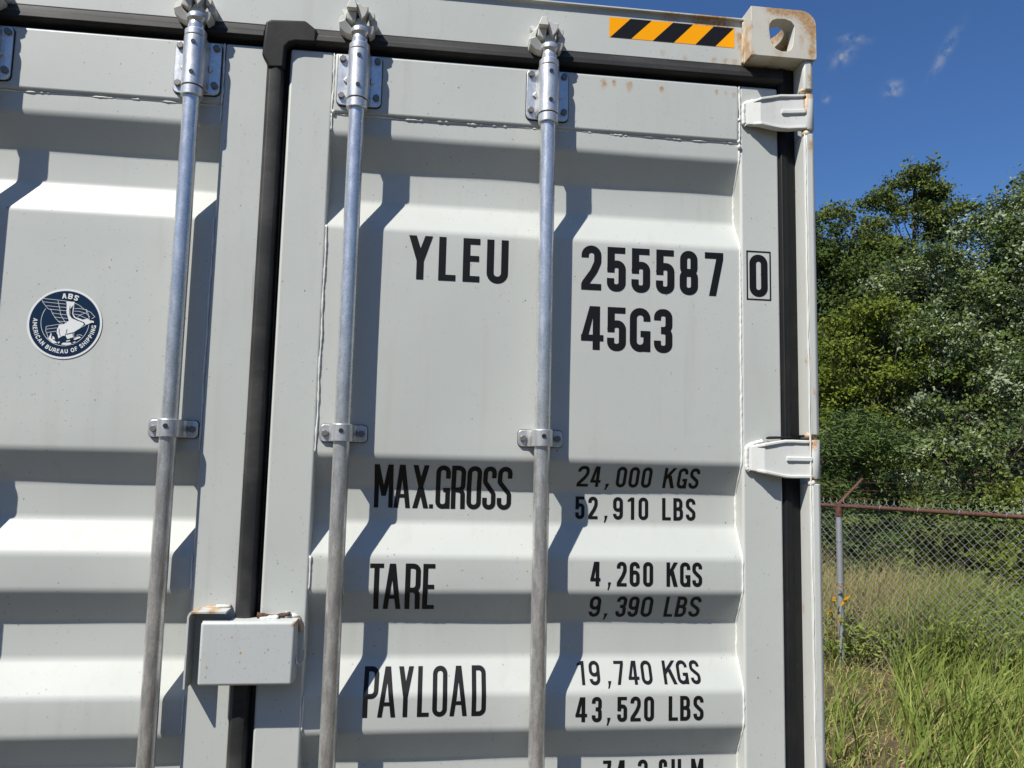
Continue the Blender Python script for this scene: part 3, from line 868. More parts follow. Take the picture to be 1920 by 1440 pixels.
flat = lambda z: PR
class Poly(list):
    """polygon with a layer number, so that crossing strokes never share a plane"""
    def __init__(self, pts, level=0):
        super().__init__(pts); self.level = level
def glyph(ch, W, T):
    """list of polygons in a box W wide and 1 high, stroke T"""
    h = T / 2; l, r, b, u, m = h, W - h, h * 0.9, 1 - h * 0.9, 0.5
    TH = T * 0.86
    rad = (W - T) / 2 * 0.98
    Q = []
    lv = [0]
    def put(polys):
        Q.extend([Poly(p, lv[0]) for p in polys]); lv[0] += 1
    def rect(x0, x1, y0, y1): put([[(x0, y0), (x1, y0), (x1, y1), (x0, y1)]])
    def poly(*p): put([list(p)])
    def op(pts, rr=rad): put(stroke(round_path(pts, rr), T))
    def cl(pts, rr=rad): put(stroke(round_path(pts, rr, True), T, True))
    if ch in '0O': cl([(l, b), (r, b), (r, u), (l, u)])
    elif ch == 'D': cl([(l, b), (r, b), (r, u), (l, u)], [0, rad, rad, 0])
    elif ch == '8':
        cl([(l * 1.12, m - h * 0.1), (r - l * 0.12, m - h * 0.1), (r - l * 0.12, u), (l * 1.12, u)], rad * 0.95)
        cl([(l, b), (r, b), (r, m + h * 0.1), (l, m + h * 0.1)], rad * 0.95)
    elif ch == 'B':
        cl([(l, m + h * 0.2), (r - h * 0.3, m + h * 0.2), (r - h * 0.3, u), (l, u)], [0, rad, rad, 0])
        cl([(l, b), (r, b), (r, m + h * 0.2), (l, m + h * 0.2)], [0, rad, rad, 0])
    elif ch == '3':
        op([(l, 0.74), (l, u), (r, u), (r, m + 0.01), (W * 0.38, m + 0.01)], rad * 0.9)
        op([(W * 0.38, m + 0.01), (r, m + 0.01), (r, b), (l, b), (l, 0.27)], rad * 0.9)
    elif ch == '5':
        rect(0.02 * W, W * 0.97, 1 - TH, 1); rect(0.02 * W, 0.02 * W + T, 0.42, 1)
        op([(h, 0.47), (l * 1.2, 0.615), (r, 0.615), (r, b), (l, b), (l, 0.29)], rad * 0.9)
    elif ch == '2':
        op([(l, 0.73), (l, u), (r, u), (r, 0.63), (W * 0.62, 0.42), (l * 1.05, 0.14), (l * 1.05, 0.0)], [0, rad, rad, rad * 1.5, 0.4, 0.1, 0])
        rect(0, W, 0, TH)
    elif ch == '7':
        rect(0, W, 1 - TH, 1); poly((W - T, 1 - TH), (W, 1 - TH), (W * 0.22 + T, 0), (W * 0.22, 0))
    elif ch == '4':
        rect(W * 0.52, W * 0.52 + T, 0, 1); rect(0, W, 0.20, 0.20 + TH)
        poly((0, 0.20 + TH * 0.5), (T * 0.95, 0.20 + TH * 0.5), (W * 0.52 + T * 0.35, 1), (W * 0.52 - T * 0.45, 1))
    elif ch == '1':
        rect(W - T, W, 0, 1); poly((W - T, 1), (W - T, 1 - TH * 1.2), (0, 0.80), (0, 0.88))
    elif ch == '6':
        cl([(l, b), (r, b), (r, 0.58), (l, 0.58)]); op([(l, 0.35), (l, u), (r, u), (r, 0.75)])
    elif ch == '9':
        cl([(l, 0.42), (r, 0.42), (r, u), (l, u)]); op([(r, 0.65), (r, b), (l, b), (l, 0.25)])
    elif ch == 'G':
        op([(r, 0.70), (r, u), (l, u), (l, b), (r, b), (r, 0.30)]); rect(W - T, W, 0.0, 0.48); rect(W * 0.52, W, 0.48 - TH, 0.48)
    elif ch == 'C': op([(r, 0.68), (r, u), (l, u), (l, b), (r, b), (r, 0.32)])
    elif ch == 'S':
        op([(r, 0.73), (r, u), (l, u), (l, 0.64), (W * 0.5, 0.5), (r, 0.37), (r, b), (l, b), (l, 0.27)], [0, rad, rad, rad * 0.9, 0.5, rad * 0.9, rad, rad, 0])
    elif ch == 'U': op([(l, 1), (l, b), (r, b), (r, 1)])
    elif ch == 'L': rect(0, T, 0, 1); rect(0, W, 0, TH)
    elif ch == 'E': rect(0, T, 0, 1); rect(0, W, 0, TH); rect(0, W, 1 - TH, 1); rect(0, W * 0.95, 0.47, 0.47 + TH * 0.95)
    elif ch == 'F': rect(0, T, 0, 1); rect(0, W, 1 - TH, 1); rect(0, W * 0.9, 0.47, 0.47 + TH * 0.95)
    elif ch == 'T': rect(0, W, 1 - TH, 1); rect(W / 2 - h, W / 2 + h, 0, 1)
    elif ch == 'I': rect(W / 2 - h, W / 2 + h, 0, 1)
    elif ch == 'H': rect(0, T, 0, 1); rect(W - T, W, 0, 1); rect(0, W, m - TH / 2, m + TH / 2)
    elif ch == 'N': rect(0, T, 0, 1); rect(W - T, W, 0, 1); poly((0, 1), (T * 1.05, 1), (W, 0), (W - T * 1.05, 0))
    elif ch in 'PR':
        cl([(l, 0.44), (r, 0.44), (r, u), (l, u)], [0, rad, rad, 0]); rect(0, T, 0, 1)
        if ch == 'R': op([(W * 0.4, 0.44), (r - T * 0.06, 0.44), (r - T * 0.02, 0.0)], rad)
    elif ch == 'K':
        rect(0, T, 0, 1); poly((T * 0.7, 0.36), (T * 0.7, 0.36 + T * 1.6), (W - T * 1.15, 1), (W, 1)); poly((W - T * 1.2, 0), (W, 0), (W * 0.5 + T * 0.45, 0.66), (W * 0.5 - T * 0.55, 0.55))
    elif ch == 'M':
        s = T * 0.95
        rect(0, s, 0, 1); rect(W - s, W, 0, 1)
        poly((0, 1), (s * 1.15, 1), (W / 2 + s * 0.5, 0.27), (W / 2 - s * 0.5, 0.27)); poly((W, 1), (W - s * 1.15, 1), (W / 2 - s * 0.5, 0.27), (W / 2 + s * 0.5, 0.27))
    elif ch == 'A':
        s = T * 0.98
        poly((0, 0), (s, 0), (W / 2 + s * 0.42, 1), (W / 2 - s * 0.62, 1)); poly((W, 0), (W - s, 0), (W / 2 - s * 0.42, 1), (W / 2 + s * 0.62, 1)); rect(W * 0.22, W * 0.78, 0.24, 0.24 + TH * 0.9)
    elif ch == 'X':
        s = T * 1.08
        poly((0, 0), (s, 0), (W, 1), (W - s, 1)); poly((W, 0), (W - s, 0), (0, 1), (s, 1))
    elif ch == 'Y':
        s = T * 1.06
        rect(W / 2 - h, W / 2 + h, 0, 0.5); poly((W / 2 - h, 0.42), (W / 2 + h * 0.9, 0.5), (s, 1), (0, 1)); poly((W / 2 + h, 0.42), (W / 2 - h * 0.9, 0.5), (W - s, 1), (W, 1))
    elif ch == '.': rect(0, W, 0, W * 1.05)
    elif ch == ',': poly((W * 0.1, 0.16), (W * 1.05, 0.16), (W * 0.72, 0.0), (W * 0.34, -0.15), (-0.06 * W, -0.15), (0.18 * W, 0))
    return Q

def flat_mesh(polys):
    bm = bmesh.new()
    for i, q in enumerate(polys):
        vs = [bm.verts.new((p[0], -0.00007 * getattr(q, 'level', i % 9 if len(polys) < 30 else 0), p[1])) for p in q]
        try:
            bm.faces.new(vs)
        except ValueError:
            pass
    return bm
def drape(name, polys, mat, parent, off=0.0006, surf=panel_y):
    bm = flat_mesh(polys)
    zs = [v.co.z for v in bm.verts]
    if surf is panel_y:
        for z in PZ:
            if min(zs) < z < max(zs):
                bmesh.ops.bisect_plane(bm, geom=bm.verts[:] + bm.edges[:] + bm.faces[:], plane_co=(0, 0, z), plane_no=(0, 0, 1))
    for v in bm.verts:
        v.co.y = surf(v.co.z) - off + v.co.y + (sheet_wave(v.co.x, v.co.z) if surf in (panel_y, flat) else 0.0)
    bm.faces.ensure_lookup_table(); bm.normal_update()
    flip = [fc for fc in bm.faces if fc.normal.y > 0]
    if flip:
        bmesh.ops.reverse_faces(bm, faces=flip)
    me = bpy.data.meshes.new(name)
    bm.to_mesh(me); bm.free()
    me.materials.append(mat)
    o = bpy.data.objects.new(name, me)
    COL.objects.link(o)
    o.parent = parent
    return o
def text_line(chars, spans, X0, X1, ztop, zbot, T, label, surf=panel_y):
    """chars with spans measured on one scale; mapped on X0..X1 and ztop..zbot"""
    s0, s1 = spans[0][0], spans[-1][1]
    H = ztop - zbot
    for ch, (a, b_) in zip(chars, spans):
        xa = X0 + (a - s0) / (s1 - s0) * (X1 - X0); xb = X0 + (b_ - s0) / (s1 - s0) * (X1 - X0)
        W = (xb - xa) / H
        polys = [Poly([(xa + p[0] * H, zbot + p[1] * H) for p in q], q.level) for q in glyph(ch, W, T)]
        o = drape("digit" if ch.isdigit() else "letter" if ch.isalpha() else "punctuation_mark", polys, mat_vinyl, door_r, surf=surf)
        o['label'] = label
text_line("YLEU", [(1142, 1320), (1368, 1497), (1550, 1677), (1730, 1893)], 0.2935, 0.5120, 2.3245, 2.2270, 0.160, "bold black letters YLEU")
text_line("255587", [(520, 668), (710, 850), (893, 1033), (1077, 1217), (1257, 1397), (1450, 1592)], 0.6765, 1.0055, 2.3235, 2.2230, 0.165, "bold black digits 255587")
stile_y = lambda z: 0.049
text_line("0", [(0, 1)], 1.0665, 1.1100, 2.3230, 2.2260, 0.165, "black boxed digit 0", surf=stile_y)
bx0, bx1, bz0, bz1, bw = 1.0594, 1.1178, 2.2174, 2.3323, 0.0032
drape("digit_frame", [[(bx0, bz0), (bx1, bz0), (bx1, bz0 + bw), (bx0, bz0 + bw)], [(bx0, bz1 - bw), (bx1, bz1 - bw), (bx1, bz1), (bx0, bz1)],
                    [(bx0, bz0 + bw), (bx0 + bw, bz0 + bw), (bx0 + bw, bz1 - bw), (bx0, bz1 - bw)], [(bx1 - bw, bz0 + bw), (bx1, bz0 + bw), (bx1, bz1 - bw), (bx1 - bw, bz1 - bw)]], mat_vinyl, door_r, surf=stile_y)
text_line("45G3", [(513, 680), (707, 848), (877, 1033), (1060, 1200)], 0.6775, 0.8860, 2.1863, 2.0886, 0.165, "bold black size code 45G3")
text_line("MAX.GROSS", [(880, 1022), (1027, 1153), (1170, 1292), (1298, 1328), (1345, 1455), (1463, 1572), (1583, 1695), (1705, 1808), (1818, 1930)], 0.2390, 0.5345, 1.8262, 1.7340, 0.108, "tall black words MAX.GROSS")
text_line("24,000KGS", [(485, 570), (585, 660), (697, 727), (775, 850), (870, 945), (965, 1040), (1130, 1220), (1235, 1310), (1325, 1400)], 0.6780, 0.9545, 1.8322, 1.7872, 0.155, "black weight 24,000 KGS")
text_line("52,910LBS", [(477, 545), (572, 642), (690, 715), (757, 830), (865, 915), (947, 1020), (1125, 1190), (1210, 1283), (1305, 1378)], 0.6780, 0.9520, 1.7652, 1.7164, 0.155, "black weight 52,910 LBS")
text_line("TARE", [(857, 958), (957, 1088), (1117, 1230), (1247, 1335)], 0.2388, 0.3735, 1.6212, 1.5250, 0.108, "tall black word TARE")
text_line("4,260KGS", [(590, 665), (718, 742), (785, 858), (880, 955), (980, 1055), (1155, 1240), (1257, 1335), (1350, 1425)], 0.7050, 0.9530, 1.6285, 1.5770, 0.155, "black weight 4,260 KGS")
text_line("9,390LBS", [(577, 660), (692, 720), (777, 852), (868, 945), (965, 1050), (1143, 1210), (1228, 1310), (1330, 1415)], 0.7080, 0.9560, 1.5545, 1.5072, 0.155, "black weight 9,390 LBS")
text_line("PAYLOAD", [(805, 915), (913, 1045), (1060, 1172), (1205, 1292), (1317, 1427), (1447, 1577), (1612, 1720)], 0.2354, 0.4873, 1.4070, 1.3133, 0.100, "tall black word PAYLOAD")
text_line("19,740KGS", [(482, 535), (570, 650), (703, 730), (760, 833), (863, 945), (962, 1045), (1130, 1230), (1235, 1320), (1338, 1413)], 0.6835, 0.9545, 1.4140, 1.3702, 0.155, "black weight 19,740 KGS")
text_line("43,520LBS", [(477, 562), (597, 670), (708, 735), (785, 858), (883, 960), (985, 1060), (1170, 1240), (1257, 1335), (1358, 1435)], 0.6765, 0.9556, 1.3478, 1.2975, 0.155, "black weight 43,520 LBS")
text_line("74.2CU.M", [(690, 750), (783, 860), (885, 905), (947, 1020), (1103, 1165), (1197, 1270), (1290, 1305), (1345, 1437)], 0.7460, 0.9688, 1.2052, 1.1560, 0.155, "black volume 74.2 CU.M cut by the bottom edge of the photo")

# hazard strip on the header
hx0, hx1, hz0, hz1 = 0.7335, 1.0345, 2.8183, 2.8672
hdr_y = lambda z: 0.048
hs = drape("hazard_strip", [[(hx0, hz0), (hx1, hz0), (hx1, hz1), (hx0, hz1)]], mat_yellow, root, 0.0005, hdr_y)
tag(hs, "yellow and black diagonal hazard strip")
wv_ = hx1 - hx0
for (t0, t1, b0, b1) in ((0.167, 0.333, 0.010, 0.172), (0.505, 0.665, 0.345, 0.510), (0.833, 0.997, 0.685, 0.845)):
    drape("stripe", [[(hx0 + b0 * wv_, hz0 + 0.0002), (hx0 + b1 * wv_, hz0 + 0.0002), (hx0 + t1 * wv_, hz1 - 0.0002), (hx0 + t0 * wv_, hz1 - 0.0002)]], mat_vinyl, hs, 0.0008, hdr_y)

# round emblem sticker on the left door
SX, SZ, SR = -0.3975, 2.0978, 0.0728
def S(p):      # crop units of the emblem -> metres
    return (SX + (p[0] - 728) / 640 * SR, SZ - (p[1] - 692) / 603 * SR)
def ring(r, n=72, cx=0, cz=0):
    return [(SX + r * math.cos(a), SZ + r * math.sin(a)) for a in np.linspace(0, 2 * math.pi, n, endpoint=False)]
def sticker_piece(name, polys, mat, parent, off):
    return drape(name, polys, mat, parent, off + 0.0007, flat)
st = sticker_piece("round_sticker", [ring(SR)], mat_white, root, 0.0005)
tag(st, "round navy and white sticker with an eagle emblem and ABS lettering")
sticker_piece("disc", [ring(SR * 0.938)], mat_navy, st, 0.0008)
def line(pts, w=0.0007):
    return stroke([S(p) for p in pts], w)
cn = (735, 662); rr_ = 410
arcl = [(cn[0] + rr_ * math.cos(R(a)), cn[1] - rr_ * math.sin(R(a))) for a in np.linspace(148, 395, 60)]
lines = line(arcl, 0.0008)
arcs = []
arcs.append([(300, 272), (720, 300), (850, 320), (960, 370), (1040, 430), (1160, 480), (1235, 555), (1180, 590)])
arcs.append([(300, 272), (330, 340), (380, 400), (430, 448), (475, 460)])
arcs += [[(320, 330), (560, 345), (720, 355)], [(390, 395), (600, 408), (735, 412)], [(440, 452), (640, 465), (745, 470)],
         [(475, 460), (510, 530), (570, 610), (650, 680), (700, 690)], [(510, 518), (660, 533), (755, 540)], [(550, 585), (690, 595), (770, 600)], [(610, 655), (740, 655), (800, 655)],
         [(580, 295), (595, 350), (615, 410), (630, 470), (650, 540), (690, 600), (750, 690)],
         [(870, 425), (960, 420), (1085, 440)], [(870, 470), (960, 470), (1080, 500), (1150, 560)], [(870, 520), (960, 530), (1060, 575), (1110, 590)], [(1085, 440), (1080, 500)], [(940, 560), (1000, 520), (1060, 500)],
         [(420, 750), (640, 705)], [(420, 750), (420, 830), (465, 920), (460, 960)], [(420, 800), (600, 768)], [(440, 855), (600, 825)], [(1090, 700), (900, 820)], [(900, 820), (900, 920), (960, 915), (960, 880), (1010, 870), (1050, 890)],
         [(1090, 695), (1200, 650)]]
for a in arcs:
    lines += line(a, 0.00075)
sticker_piece("emblem", lines, mat_white, st, 0.0011)
body = [[(725, 310), (870, 310), (865, 360), (830, 395), (740, 385)],
        [(738, 380), (835, 390), (800, 440), (815, 560), (850, 600), (800, 650), (745, 500)],
        [(800, 640), (850, 595), (930, 630), (1040, 660), (1060, 690), (1000, 760), (900, 830), (800, 860), (620, 770), (640, 710), (720, 700)],
        [(845, 600), (900, 615), (960, 640), (900, 660)],
        [(610, 770), (800, 850), (760, 900), (720, 900), (690, 920), (640, 900), (610, 860)], [(630, 895), (690, 915), (650, 950)], [(760, 890), (880, 855), (895, 920), (840, 940), (800, 955)],
        [(850, 400), (868, 360), (862, 520), (900, 570), (1000, 600), (1110, 640), (1100, 670), (960, 620), (880, 580), (848, 520)],
        [(1020, 615), (1120, 590), (1160, 620), (1220, 625), (1232, 660), (1190, 655), (1130, 685), (1090, 700), (1060, 650)],
        [(470, 960), (500, 900), (510, 850), (525, 880), (520, 950), (600, 1000), (640, 1030), (560, 1030)], [(540, 960), (545, 910), (575, 930), (590, 970)], [(640, 1010), (680, 1000), (660, 1040)],
        [(700, 1050), (730, 1020), (860, 1010), (880, 1040), (800, 1060)], [(890, 1010), (945, 985), (930, 1015)], [(900, 950), (1000, 900), (1030, 920), (930, 965)], [(780, 985), (850, 965), (845, 985), (785, 1000)]]
sticker_piece("emblem", [[S(p) for p in q] for q in body], mat_white, st, 0.0014)
sticker_piece("emblem", line([(800, 385), (790, 470), (805, 540), (850, 590), (950, 625), (1050, 660)], 0.0009) + line([(780, 780), (770, 850), (755, 905)], 0.0008) + line([(650, 790), (650, 850), (680, 905)], 0.0008)
              + line([(700, 1000), (720, 960), (740, 1000)], 0.0005) + line([(850, 985), (870, 945), (895, 985)], 0.0005), mat_navy, st, 0.0017)
def arc_text(txt, rad, a_mid, hgt, adv, T, inward):
    polys = []
    tot = sum(adv.get(c_, 1.0) for c_ in txt)
    pos = 0
    for c_ in txt:
        w = adv.get(c_, 1.0)
        mid = pos + w / 2; pos += w
        if c_ == ' ':
            continue
        off = (mid - tot / 2) * hgt * 0.98 / rad
        a = a_mid + off if inward else a_mid - off
        W = (w - 0.24)
        for q in glyph(c_, W, T):
            pl = []
            for p in q:
                lx = (p[0] - W / 2) * hgt; ly = p[1] * hgt
                if inward:   # along the bottom, letters upright towards the centre
                    rr = rad - ly; aa = a + lx / rad
                else:
                    rr = rad + ly; aa = a - lx / rad
                pl.append((SX + rr * math.cos(aa), SZ + rr * math.sin(aa)))
            polys.append(Poly(pl, q.level))
    return polys
ADV = {'M': 1.22, 'I': 0.52, 'E': 0.86, 'F': 0.84, 'R': 0.98, 'S': 0.92, 'P': 0.94, ' ': 0.5, 'A': 1.08, 'G': 1.06, 'O': 1.1, 'U': 1.02, 'N': 1.04, 'B': 0.98, 'H': 1.04}
sticker_piece("sticker_lettering", arc_text("AMERICAN BUREAU OF SHIPPING", SR * 0.845, R(265), SR * 0.118, ADV, 0.20, True), mat_white, st, 0.0011)
sticker_piece("sticker_lettering", arc_text("ABS", SR * 0.715, R(83), SR * 0.148, {'A': 1.06, 'B': 1.02, 'S': 0.98}, 0.22, False), mat_white, st, 0.0020)

# ------------------------------------------------------------------ rest of the container body
def corrugated_side(s):
    x_out, x_in = s * 1.196, s * 1.162
    pts = []
    y = 0.17
    while y < LEN - 0.20:
        pts += [(x_in, y), (x_in, y + 0.070), (x_out, y + 0.138), (x_out, y + 0.210)]
        y += 0.278
    pts.append((x_in, LEN - 0.17))
    v = [(x, yy, 0.16) for x, yy in pts] + [(x, yy, 2.80) for x, yy in pts]
    n = len(pts)
    f = [(i, i + 1, n + i + 1, n + i) for i in range(n - 1)]
    mesh_obj("side_wall", v, f, mat_body, root)
    a, b = (1.150, 1.211) if s > 0 else (-1.211, -1.150)
    box("side_rail", a, b, 0.178, LEN - 0.178, 2.80, 2.872, mat_body, root, 0.004)
    box("side_rail", a, b, 0.178, LEN - 0.178, 0.02, 0.165, mat_body, root, 0.004)
corrugated_side(1); corrugated_side(-1)
pts = []
y = 0.20
while y < LEN - 0.3:
    pts += [(y, 2.868), (y + 0.07, 2.868), (y + 0.09, 2.886), (y + 0.18, 2.886), (y + 0.20, 2.868)]
    y += 0.21
pts.append((LEN - 0.1, 2.868))
v = [(-1.16, a, b) for a, b in pts] + [(1.16, a, b) for a, b in pts]
n = len(pts)
mesh_obj("roof", v, [(i, i + 1, n + i + 1, n + i) for i in range(n - 1)], mat_body, root)
box("end_wall", -1.05, 1.05, LEN - 0.10, LEN - 0.04, 0.05, 2.86, mat_body, root, 0.004)
box("corner_post", 1.06, 1.205, LEN - 0.16, LEN - 0.01, 0.118, 2.778, mat_body, root, 0.004)
box("corner_post", -1.205, -1.06, LEN - 0.16, LEN - 0.01, 0.118, 2.778, mat_body, root, 0.004)
box("sill", -1.055, 1.055, 0.055, 0.20, 0.01, 0.165, mat_body, root, 0.004)
box("floor_deck", -1.15, 1.15, 0.20, LEN - 0.16, 0.10, 0.16, mat_body, root, 0.004)

# ------------------------------------------------------------------ vegetation materials
def leaf_material(name, dark, light, under, trans=0.24, tint=(0.09, 0.10, 0.02)):
    k = M(name)
    at = k.node('ShaderNodeAttribute'); at.attribute_name = 'tone'
    rnd = k.math('ADD', k.math('MULTIPLY', at.outputs['Fac'], 0.72), k.math('MULTIPLY', k.geo.outputs['Random Per Island'], 0.28))
    c = k.mix(rnd, dark, light)
    c = k.mix(k.geo.outputs['Backfacing'], c, k.mix(rnd, tuple(0.8 * x for x in under), under))
    k.set(c, 0.6, 0.0, None, 0.12)
    tr = k.node('ShaderNodeBsdfTranslucent')
    k.put(tr.inputs['Color'], k.mix(0.5, c, tint))
    mx = k.node('ShaderNodeMixShader')
    mx.inputs[0].default_value = trans
    out = [n for n in k.nt.nodes if n.type == 'OUTPUT_MATERIAL'][0]
    k.nt.links.new(k.b.outputs[0], mx.inputs[1]); k.nt.links.new(tr.outputs[0], mx.inputs[2]); k.nt.links.new(mx.outputs[0], out.inputs[0])
    return k.m
lf_dark = leaf_material("leaf_dark", (0.016, 0.034, 0.007), (0.125, 0.178, 0.034), (0.085, 0.120, 0.040))
lf_mid = leaf_material("leaf_mid", (0.030, 0.052, 0.009), (0.175, 0.215, 0.042), (0.14, 0.175, 0.060))
lf_yel = leaf_material("leaf_yellow_green", (0.050, 0.088, 0.009), (0.235, 0.275, 0.036), (0.18, 0.22, 0.05), 0.30)
lf_sil = leaf_material("leaf_silver", (0.028, 0.054, 0.012), (0.150, 0.195, 0.050), (0.31, 0.37, 0.22), 0.16)
lf_wil = leaf_material("leaf_willow", (0.030, 0.062, 0.014), (0.135, 0.200, 0.052), (0.15, 0.21, 0.08))
gr_green = leaf_material("grass_green", (0.100, 0.155, 0.022), (0.335, 0.395, 0.105), (0.25, 0.32, 0.08), 0.32)
gr_dry = leaf_material("grass_dry", (0.30, 0.240, 0.095), (0.60, 0.51, 0.25), (0.50, 0.41, 0.19), 0.3, (0.3, 0.22, 0.08))
lf_gold = leaf_material("leaf_gold", (0.45, 0.22, 0.01), (0.6, 0.33, 0.02), (0.5, 0.28, 0.03), 0.4, (0.5, 0.3, 0.02))
k = M("bark")
bk = k.noise(22, 5, 0.7, vec=k.scale(k.pos, (1, 1, 0.25)))
mat_bark = k.set(k.mix(k.ramp(bk, 0.35, 0.7), (0.075, 0.060, 0.045), (0.19, 0.165, 0.135)), 0.9, 0.0, k.bump(bk, 0.6, 0.03), 0.2)

def fast_mesh(name, V, F, mat, parent=None, mats=None, mi=None, tone=None):
    """V (n,3) array, F (m,4) or (m,3) int array"""
    me = bpy.data.meshes.new(name)
    kq = F.shape[1]
    me.vertices.add(len(V)); me.loops.add(F.size); me.polygons.add(len(F))
    me.vertices.foreach_set('co', np.asarray(V, np.float32).ravel())
    me.loops.foreach_set('vertex_index', np.asarray(F, np.int32).ravel())
    me.polygons.foreach_set('loop_start', np.arange(0, F.size, kq, dtype=np.int32))
    for m in (mats or [mat]):
        me.materials.append(m)
    if mi is not None:
        me.polygons.foreach_set('material_index', np.asarray(mi, np.int32))
    if tone is None:
        tone = np.random.default_rng(len(F)).uniform(size=len(F) // 2 if kq == 3 else len(F))
        tone = np.tile(tone, 2)[:len(F)] if kq == 3 else tone
    at = me.attributes.new('tone', 'FLOAT', 'FACE')
    at.data.foreach_set('value', np.resize(np.asarray(tone, np.float32), len(F)))
    me.update(calc_edges=True)
    o = bpy.data.objects.new(name, me)
    COL.objects.link(o)
    if parent is not None:
        o.parent = parent
    return o
def unit(a):
    return a / np.maximum(np.linalg.norm(a, axis=-1, keepdims=True), 1e-9)
WIND = np.array([0.78, -0.45, 0.15])
def leaves_mesh(P, size, aspect, wind, droop, rg, lay=0.55, flip=None, upv=None):
    """one folded leaf (4 triangles in two planes) at every point P"""
    n = len(P)
    d = unit(rg.normal(size=(n, 3)) + WIND * wind + np.array([0, 0, -droop]))           # along the leaf
    up = unit(rg.normal(size=(n, 3)) * (1 - lay) + np.array([-0.25, -0.25, 1.0]) * lay)
    if upv is not None:
        up = unit(upv + rg.normal(size=(n, 3)) * 0.30)
    if flip is not None:
        up = up * np.where(flip, -1.0, 1.0)[:, None]
    side = unit(np.cross(d, up)); nrm = np.cross(side, d)
    L = (size * rg.uniform(0.65, 1.25, n))[:, None]
    Wd = L * aspect
    bend = nrm * L * rg.uniform(-0.05, 0.22, n)[:, None]
    v0 = P; v1 = P + d * L * 0.45 + side * Wd * 0.5 + bend; v2 = P + d * L - bend * 0.8; v3 = P + d * L * 0.45 - side * Wd * 0.5 + bend
    V = np.stack([v0, v1, v2, v3], 1).reshape(-1, 3)
    b = np.arange(n) * 4
    F = np.concatenate([np.stack([b, b + 1, b + 2], 1), np.stack([b, b + 2, b + 3], 1)], 0)
    return V, F
def sample_clumps(ells, n, rg, inner=0.35, per_bough=13):
    """clump centres gathered on flattened boughs, with open dark gaps between the boughs"""
    nb = max(5, n // per_bough)
    vol = np.array([e[3] * e[4] * e[5] for e in ells]) ** 0.8; pick = rg.choice(len(ells), nb, p=vol / vol.sum())
    E_ = np.array(ells)[pick]
    dirs = unit(rg.normal(size=(nb, 3)))
    rad = rg.uniform(inner ** 3, 1, nb) ** (1 / 3)
    B = E_[:, :3] + dirs * rad[:, None] * E_[:, 3:6] * 0.92
    size = (E_[:, 3] * rg.uniform(0.20, 0.36, nb))[:, None]
    bi = rg.integers(0, nb, n)
    off = rg.normal(size=(n, 3)) * np.array([1.0, 1.0, 0.36])
    off[:, 2] -= 0.16 * (off[:, 0] ** 2 + off[:, 1] ** 2)          # boughs droop at their rims
    return B[bi] + off * size[bi]
